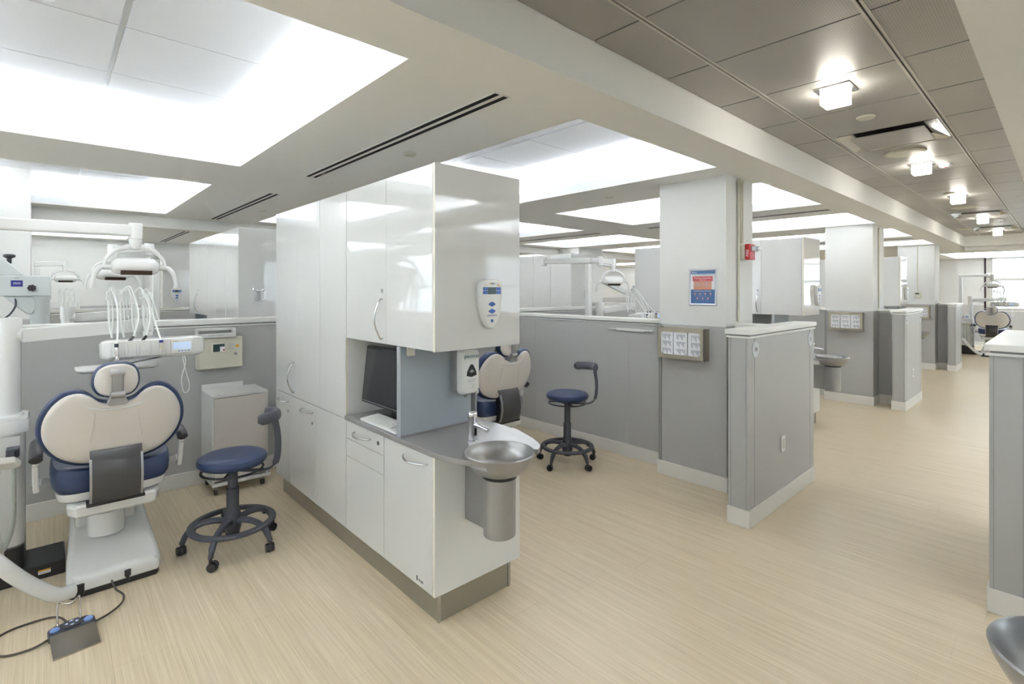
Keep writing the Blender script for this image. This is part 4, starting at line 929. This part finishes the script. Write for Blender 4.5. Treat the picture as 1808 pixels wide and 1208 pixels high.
MB().cyl((-.01, .09, 1.75), (-.01, .09, 1.80), .014, n=12).lathe([(.02, 1.79), (.035, 1.80), (.035, 1.815), (.02, 1.821)], (-.01, .09, 0), n=16).build('knob', 'black_plastic', t)
MB().cyl((-.32, .03, 1.43), (-.12, .03, 1.43), .012, n=12).cyl((-.135, .03, 1.43), (-.10, .03, 1.43), .026, n=14).build('knob', 'black_plastic', t)
MB().tube(catmull([(.02, .06, 1.5), (.025, .04, 1.43), (-.02, .03, 1.35), (-.11, .03, 1.31), (-.28, .03, 1.30)], 6), .006, 8).build('cable', 'dark_grey_plastic', t)
MB().cyl((-.2, .0, 1.26), (.02, .0, 1.325), .018, n=14).build('grip', 'black_plastic', t)
MB().box(-.62, -.2, .0, .16, 1.0, 1.24).build('optics_body', g_, t, bevel=.02)
bd = MB().box(.0, .065, .0325, .035, 1.575, 1.622).build('badge', 'badge_blue', t, smooth=False)
lettering('ZEISS', .018, (.0325, .0320, 1.599), (1, 0, 0), (0, 0, 1), 'paper', bd)
lettering('OPMI', .012, (.03, .0345, 1.637), (1, 0, 0), (0, 0, 1), 'ink', t)
# second microscope far beyond the right low wall
t = thing('surgical_microscope', 'distant grey microscope seen over the right low wall', 'microscope', (9.3, 5.9, 0))
MB().lathe([(.25, 0), (.25, .06), (.05, .09)], n=20).build('foot', g_, t)
MB().lathe([(.04, .08), (.04, 1.35)], n=16).build('column', g_, t)
MB().box(-.12, .12, -.12, .12, 1.30, 1.62).build('power_box', g_, t, bevel=.01)
MB().box(-.125, -.12, -.05, .05, 1.40, 1.55).build('switch_panel', 'black_plastic', t, smooth=False)
MB().bar([(-.1, 0, 1.58), (-.35, .15, 1.60)], .1, .09).build('arm', g_, t, bevel=.01)
MB().bar([(-.33, .15, 1.42), (-.95, .45, 1.72)], .08, .09).build('arm', g_, t, bevel=.01)
MB().cyl((-.33, .15, 1.36), (-.33, .15, 1.58), .06, n=18).build('joint', g_, t)
# ================================================================= ON WALLS AND COLUMNS
X_ = 3.83
t = thing('poster_frame', 'silver snap-frame notice with red and blue poster on the column', 'poster', (X_, 1.942, 1.571), 0)
w2, h2, e = .118, .147, .018
fr = MB()
o4 = [(-w2, -h2), (w2, -h2), (w2, h2), (-w2, h2)]; i4 = [(-w2+e, -h2+e), (w2-e, -h2+e), (w2-e, h2-e), (-w2+e, h2-e)]
def py(a, d): return (-d, -a)   # a: right as seen, towards -Y
vs = [(0, -a, b) for a, b in o4]+[(-.007, -a*.97, b*.97) for a, b in o4]+[(-.010, -(a+i[0])/2, (b+i[1])/2) for (a, b), i in zip(o4, i4)]+[(-.004, -a, b) for a, b in i4]+[(0, -a, b) for a, b in i4]
fr.add(vs, [(r*4+k, r*4+(k+1) % 4, (r+1)*4+(k+1) % 4, (r+1)*4+k) for r in range(4) for k in range(4)])
fr.build('frame', 'frame_alu', t, angle=50)
def flat(nm, a0, a1, b0, b1, m, d=.0022): return MB().box(-d, -.0005, -a1, -a0, b0, b1).build(nm, m, t, smooth=False)
flat('sheet', -w2+e, w2-e, -h2+e, h2-e, 'paper', .0015)
flat('blue_field', -w2+e, w2-e, -h2+e, -.018, 'poster_blue'); flat('blue_band', -w2+e, w2-e, .106, h2-e, 'poster_blue')
flat('red_panel', -.085, .082, .048, .087, 'poster_red', .0026); flat('tan_panel', -.077, .072, -.006, .048, 'poster_tan'); flat('orange_panel', -.077, .072, -.018, -.004, 'poster_orange', .0026)
D_ = (0, -1, 0); U_ = (0, 0, 1)
lettering('REGULATED MEDICAL WASTE', .0135, (-.0018, 0, .0985), D_, U_, 'ink_teal', t, .0003)
for txt, a_, m_ in (('These', -.056, 'paper'), ('DO', -.031, 'poster_yellow'), ('go in the red bag!', .024, 'paper')): lettering(txt, .0125, (-.0029, -a_, .072), D_, U_, m_, t, .0003)
lettering('Biohazard only', .008, (-.0029, .002, .058), D_, U_, 'paper', t, .0003)
for txt, a_, m_ in (('These', -.063, 'paper'), ("DON'T", -.033, 'poster_yellow'), ('go in the red bag', .028, 'paper')): lettering(txt, .0115, (-.0025, -a_, -.030), D_, U_, m_, t, .0003)
for k in range(4):
    flat('text_line', -.068, -.018+.01*(k % 2), .036-.010*k, .0385-.010*k, 'ink_grey', .0026); flat('text_line', .005, .05+.008*(k % 2), .036-.010*k, .0385-.010*k, 'ink_grey', .0026)
for k, (a, b) in enumerate([(-.066+.043*i, -.052) for i in range(4)]+[(-.045+.044*i, -.087) for i in range(3)]):
    MB().rings([[(-d, -(a+r*math.cos(2*PI*q/16)), b+r*math.sin(2*PI*q/16)) for q in range(16)] for r, d in ((.0105, .0022), (.0105, .0028), (.0085, .0028), (.0085, .0022))]).build('ban_ring', 'poster_red', t, smooth=False)
    MB().rings([[(-d, -(a+.005*math.cos(2*PI*q/7)), b+.005*math.sin(2*PI*q/7)) for q in range(7)] for d in (.0021, .0027)]).build('pictogram', 'paper', t, smooth=False)
    flat('caption', a-.01, a+.01, b-.0165, b-.014, 'ink_grey', .0027)
flat('crest', -.09, -.08, .112, .122, 'paper', .0027); flat('caption', -.075, -.05, .115, .119, 'paper', .0027)
def glove_holder(x, y, z, label, w=.20, h=.125, dp=.095):
    t = thing('glove_box_holder', label, 'glove dispenser', (x, y, z), 0)
    MB().box(-.004, 0, -w, w, -h, h).build('back_plate', 'brushed_nickel', t, smooth=False)
    MB().box(-dp, -.004, -w, -w+.003, -h, h).build('side_plate', 'brushed_dark', t, smooth=False); MB().box(-dp, -.004, w-.003, w, -h, h).build('side_plate', 'brushed_dark', t, smooth=False)
    MB().box(-dp, -.004, -w+.003, w-.003, -h, -h+.003).build('bottom_plate', 'brushed_nickel', t, smooth=False)
    # front plate with rounded window
    W2, H2, r = w-.03, h-.034, .02
    inn = []
    for cx, cz, a in ((W2-r, H2-r, 0), (-W2+r, H2-r, 90), (-W2+r, -H2+r, 180), (W2-r, -H2+r, 270)):
        for k in range(5): q = math.radians(a+22.5*k); inn.append((cx+r*math.cos(q), cz+r*math.sin(q)))
    out = []
    for (a, b) in inn:
        s = max(abs(a)/w, abs(b)/h); out.append((a/s if abs(a)/w >= abs(b)/h else max(-w, min(w, a*w/W2)), b/s if abs(b)/h > abs(a)/w else max(-h, min(h, b*h/H2))))
    for i, (cx, cz) in ((2, (w, h)), (7, (-w, h)), (12, (-w, -h)), (17, (w, -h))): out[i] = (cx, cz)
    MB().rings([[(-dp, a, b) for a, b in out], [(-dp, a, b) for a, b in inn], [(-dp+.002, a, b) for a, b in inn], [(-dp+.002, a, b) for a, b in out]], closed=True).build('front_plate', 'brushed_nickel', t, smooth=False)
    for k in range(3):
        yc = (1-k)*.124
        bx = tag(MB().box(-.036, .036, -.058, .058, -h+.012, h-.008).build('glove_box', 'paper', smooth=False), 'white printed glove box in %s, %s of three' % (label.split(' on ')[-1] if False else 'steel holder '+label.split('holder ')[-1], ('left', 'middle', 'right')[k]), 'glove box', 'glove boxes in steel holders')
        bx.location = (x-.05, y+yc, z)
        for j in range(3):
            for i in range(8):
                hh = .010+.006*((i*7+j*3+k) % 4)
                MB().box(-.0370, -.0361, -.038+.0095*i-.0025, -.038+.0095*i+.0025, .072-.058*j-hh*1.6, .072-.058*j).build('print', 'ink_grey', bx, smooth=False)
    return t
glove_holder(3.824, 2.085, 1.12, 'brushed steel glove holder under the poster')
glove_holder(8.144, 2.04, 1.12, 'brushed steel glove holder on the second column')
glove_holder(12.694, 1.98, 1.12, 'brushed steel glove holder on the farthest column')
# conduits and fire alarm on the first column's corridor side
yk_ = 1.755
for k, (x, z0, wh) in enumerate(((4.02, 1.30, 'leftmost and longest'), (4.06, 1.92, 'middle'), (4.095, 1.92, 'rightmost'))):
    t = thing('conduit', 'thin cream conduit on the poster column, %s of three' % wh, 'conduit', (x, yk_-.012, 0))
    MB().cyl((0, 0, z0), (0, 0, ZC-.03), .010 if k == 0 else .008, n=10).build('pipe', 'putty', t); MB().cyl((0, 0, ZC-.035), (0, 0, ZC-.012), .013, n=10).build('coupling', 'putty', t)
t = thing('fire_alarm_strobe', 'red fire alarm with clear strobe on the poster column', 'fire alarm', (4.10, yk_, 1.85))
MB().box(-.05, .05, -.045, 0, -.06, .06).build('back_box', 'putty', t, bevel=.003)
MB().box(-.045, .06, -.085, -.045, -.062, .062).build('housing', 'red_plastic', t, bevel=.005)
MB().box(-.02, .045, -.12, -.085, .005, .045).build('strobe_reflector', 'frame_alu', t, bevel=.004); MB().box(0, .04, -.14, -.12, .01, .04).build('strobe_lens', 'chrome', t, bevel=.006)
lettering('FIRE', .03, (-.0455, -.065, -.01), (0, 0, 1), (0, 1, 0), 'paper', t, .0004)
t = thing('conduit', 'thin cream conduit in the corner of the second column', 'conduit', (8.42, 1.733, 0)); MB().cyl((0, 0, 1.3), (0, 0, ZC-.03), .010, n=10).build('pipe', 'putty', t)
t = thing('thermostat', 'small beige thermostat with conduit on the farthest column', 'thermostat', (12.694, 1.98, 1.45))
MB().box(-.04, 0, -.06, .06, -.055, .055).build('housing', 'putty', t, bevel=.005); MB().box(-.042, -.04, -.03, .03, .015, .04).build('screen', 'lcd_dark', t, smooth=False)
MB().cyl((-.008, 0, .055), (-.008, 0, .975), .009, n=8).build('conduit', 'putty', t)
# outlets, door numbers
for (x, y, z, wh) in ((3.935, 1.388, .437, 'on the nearest low end wall'), (8.55, 1.385, .437, 'on the second low end wall')):
    t = thing('wall_outlet', 'white wall outlet '+wh, 'outlet', (x, y, z)); MB().box(-.036, .036, -.007, 0, -.058, .058).build('plate', 'cap_white', t, bevel=.002)
    MB().box(-.017, .017, -.009, -.007, -.033, .033).build('socket', 'satin_white', t, bevel=.001)
for (x, y, txt, wh) in ((3.455, 1.388, '14', 'left side of the nearest low end wall'), (4.515, 1.388, '15', 'right side of the nearest low end wall'), (8.17, 1.385, '16', 'left side of the second low end wall'), (9.06, 1.385, '17', 'right side of the second low end wall'), (13.36, 1.405, '19', 'farthest low end wall')):
    t = thing('number_disc', 'round silver disc numbered %s, %s' % (txt, wh), 'sign', (x, y, 1.155))
    MB().cyl((0, 0, 0), (0, -.004, 0), .052, n=32).build('plate', 'frame_alu', t); lettering(txt, .045, (0, -.0046, 0), (1, 0, 0), (0, 0, 1), 'black_plastic', t, .0004)
# white bar holder on the right low wall
t = thing('wall_bracket', 'narrow white bracket strip on the right low wall', 'bracket', (3.985, 2.72, 1.18))
MB().box(-.022, 0, -.15, .15, -.012, .014).build('rail', 'satin_white', t, bevel=.004)
for s in (-1, 1): MB().box(-.03, -.0, s*.19-.045, s*.19+.045, -.004, .008).build('tab', 'satin_white', t, bevel=.003)
t = thing('wall_bracket', 'narrow white bracket strip on the far low wall beyond the columns', 'bracket', (8.45, 2.75, 1.18)); MB().box(-.022, 0, -.15, .15, -.012, .014).build('rail', 'satin_white', t, bevel=.004)
# medical gas box on the left low wall
t = thing('valve_box', 'cream wall box with small window beside the left treatment unit', 'wall box', (1.03, 4.68, 1.045))
MB().box(-.16, .16, -.10, 0, -.125, .125).build('case', 'putty', t, bevel=.008)
MB().box(-.155, .155, -.112, -.101, -.12, .12).build('door', 'putty', t, bevel=.006)
wf = MB().box(-.075, .035, -.117, -.112, -.0, .085).build('window_frame', 'putty', t, bevel=.004)
MB().box(-.06, .022, -.1185, -.116, .012, .072).build('window', 'lcd_dark', t, bevel=.002)
MB().box(-.012, .022, -.1195, -.118, .012, .052).build('card', 'paper', t, smooth=False); MB().cyl((.016, -.118, .024), (.016, -.120, .024), .007, n=12).build('red_mark', 'red_plastic', t)
MB().cyl((.10, -.112, -.012), (.10, -.122, -.012), .011, n=16).build('latch', 'chrome', t)
MB().cyl((.115, -.112, .05), (.115, -.1135, .05), .012, n=16).build('warning_mark', 'amber', t)
for k in range(6): MB().box(.05, .085+.01*(k % 2), -.1135, -.112, .070-.009*k, .072-.009*k).build('print', 'ink_grey', t, smooth=False)
t = thing('strip_holder', 'white open holder resting on the cream wall box', 'holder', (1.0, 4.60, 1.172))
MB().box(-.14, .13, -.055, -.03, .0, .032).build('front_bar', 'satin_white', t, bevel=.003); MB().box(-.14, .13, .02, .04, .05, .072).build('top_bar', 'satin_white', t, bevel=.003)
for x in (-.137, .122): MB().box(x-.004, x+.008, -.05, .04, .0, .07).build('end_plate', 'satin_white', t, bevel=.002)
lettering('IN CASE OF EMERGENCY', .010, (-.01, -.0555, .017), (1, 0, 0), (0, 0, 1), 'ink', t, .0003)
# rolling cart
t = thing('rolling_cart', 'pale grey closed cart on casters against the left low wall', 'cart', (1.12, 4.47, 0))
MB().box(-.21, .20, -.17, .19, .07, .095).build('base_shelf', 'satin_white', t, bevel=.002)
MB().box(-.21, -.195, -.15, .20, .095, .735).build('side_panel', 'satin_white', t, smooth=False); MB().box(.17, .185, -.15, .20, .095, .735).build('side_panel', 'satin_white', t, smooth=False)
MB().box(-.195, .17, -.165, -.148, .11, .73).build('front_door', 'shell_cream', t, smooth=False)
MB().box(-.21, .185, -.16, .20, .735, .75).build('top', 'satin_white', t, smooth=False); MB().box(-.21, .09, .185, .20, .75, .79).build('upstand', 'satin_white', t, smooth=False)
MB().box(-.195, .17, .18, .19, .095, .735).build('back_panel', 'satin_white', t, smooth=False)
for sx in (-.18, .15):
    for sy in (-.13, .15):
        k = MB().box(sx-.012, sx+.012, sy-.014, sy+.014, .045, .07).build('caster', 'steel', t); MB().cyl((sx-.011, sy, .025), (sx+.011, sy, .025), .025, n=16).build('wheel', 'rubber', k)
t = MB().lathe([(.022, 0), (.024, .006), (.022, .010), (.006, .010)], n=20).build('tape_roll', 'satin_white'); t.location = (.98, 4.36, .7505); tag(t, 'small white tape roll on top of the rolling cart', 'tape roll')
# chrome holders on distant cabinet ends
for (x, y, wh) in ((1.47, 5.155, 'behind the left low wall'), (6.45, 5.285, 'seen over the right low wall')):
    t = thing('apron_hook', 'chrome double hook on the white cabinet end '+wh, 'hook', (x, y, 1.50))
    MB().box(-.02, .02, -.008, 0, -.05, .05).build('plate', 'chrome', t, bevel=.002)
    for z in (.045, -.05):
        MB().tube(catmull([(-.055, -.05, z+.012), (-.02, -.025, z), (.02, -.025, z), (.055, -.05, z+.012)], 4), .006, 8).build('hook_arm', 'chrome', t)
# instrument holder box on the far unit
t = thing('tissue_box', 'small white and blue box on the distant treatment unit', 'box', (16.45, 1.62, .869)); MB().box(-.06, .06, -.05, .05, 0, .07).build('carton', 'paper', t, smooth=False); MB().box(-.0608, -.06, -.03, .02, .02, .05).build('print', 'light_blue', t, smooth=False)
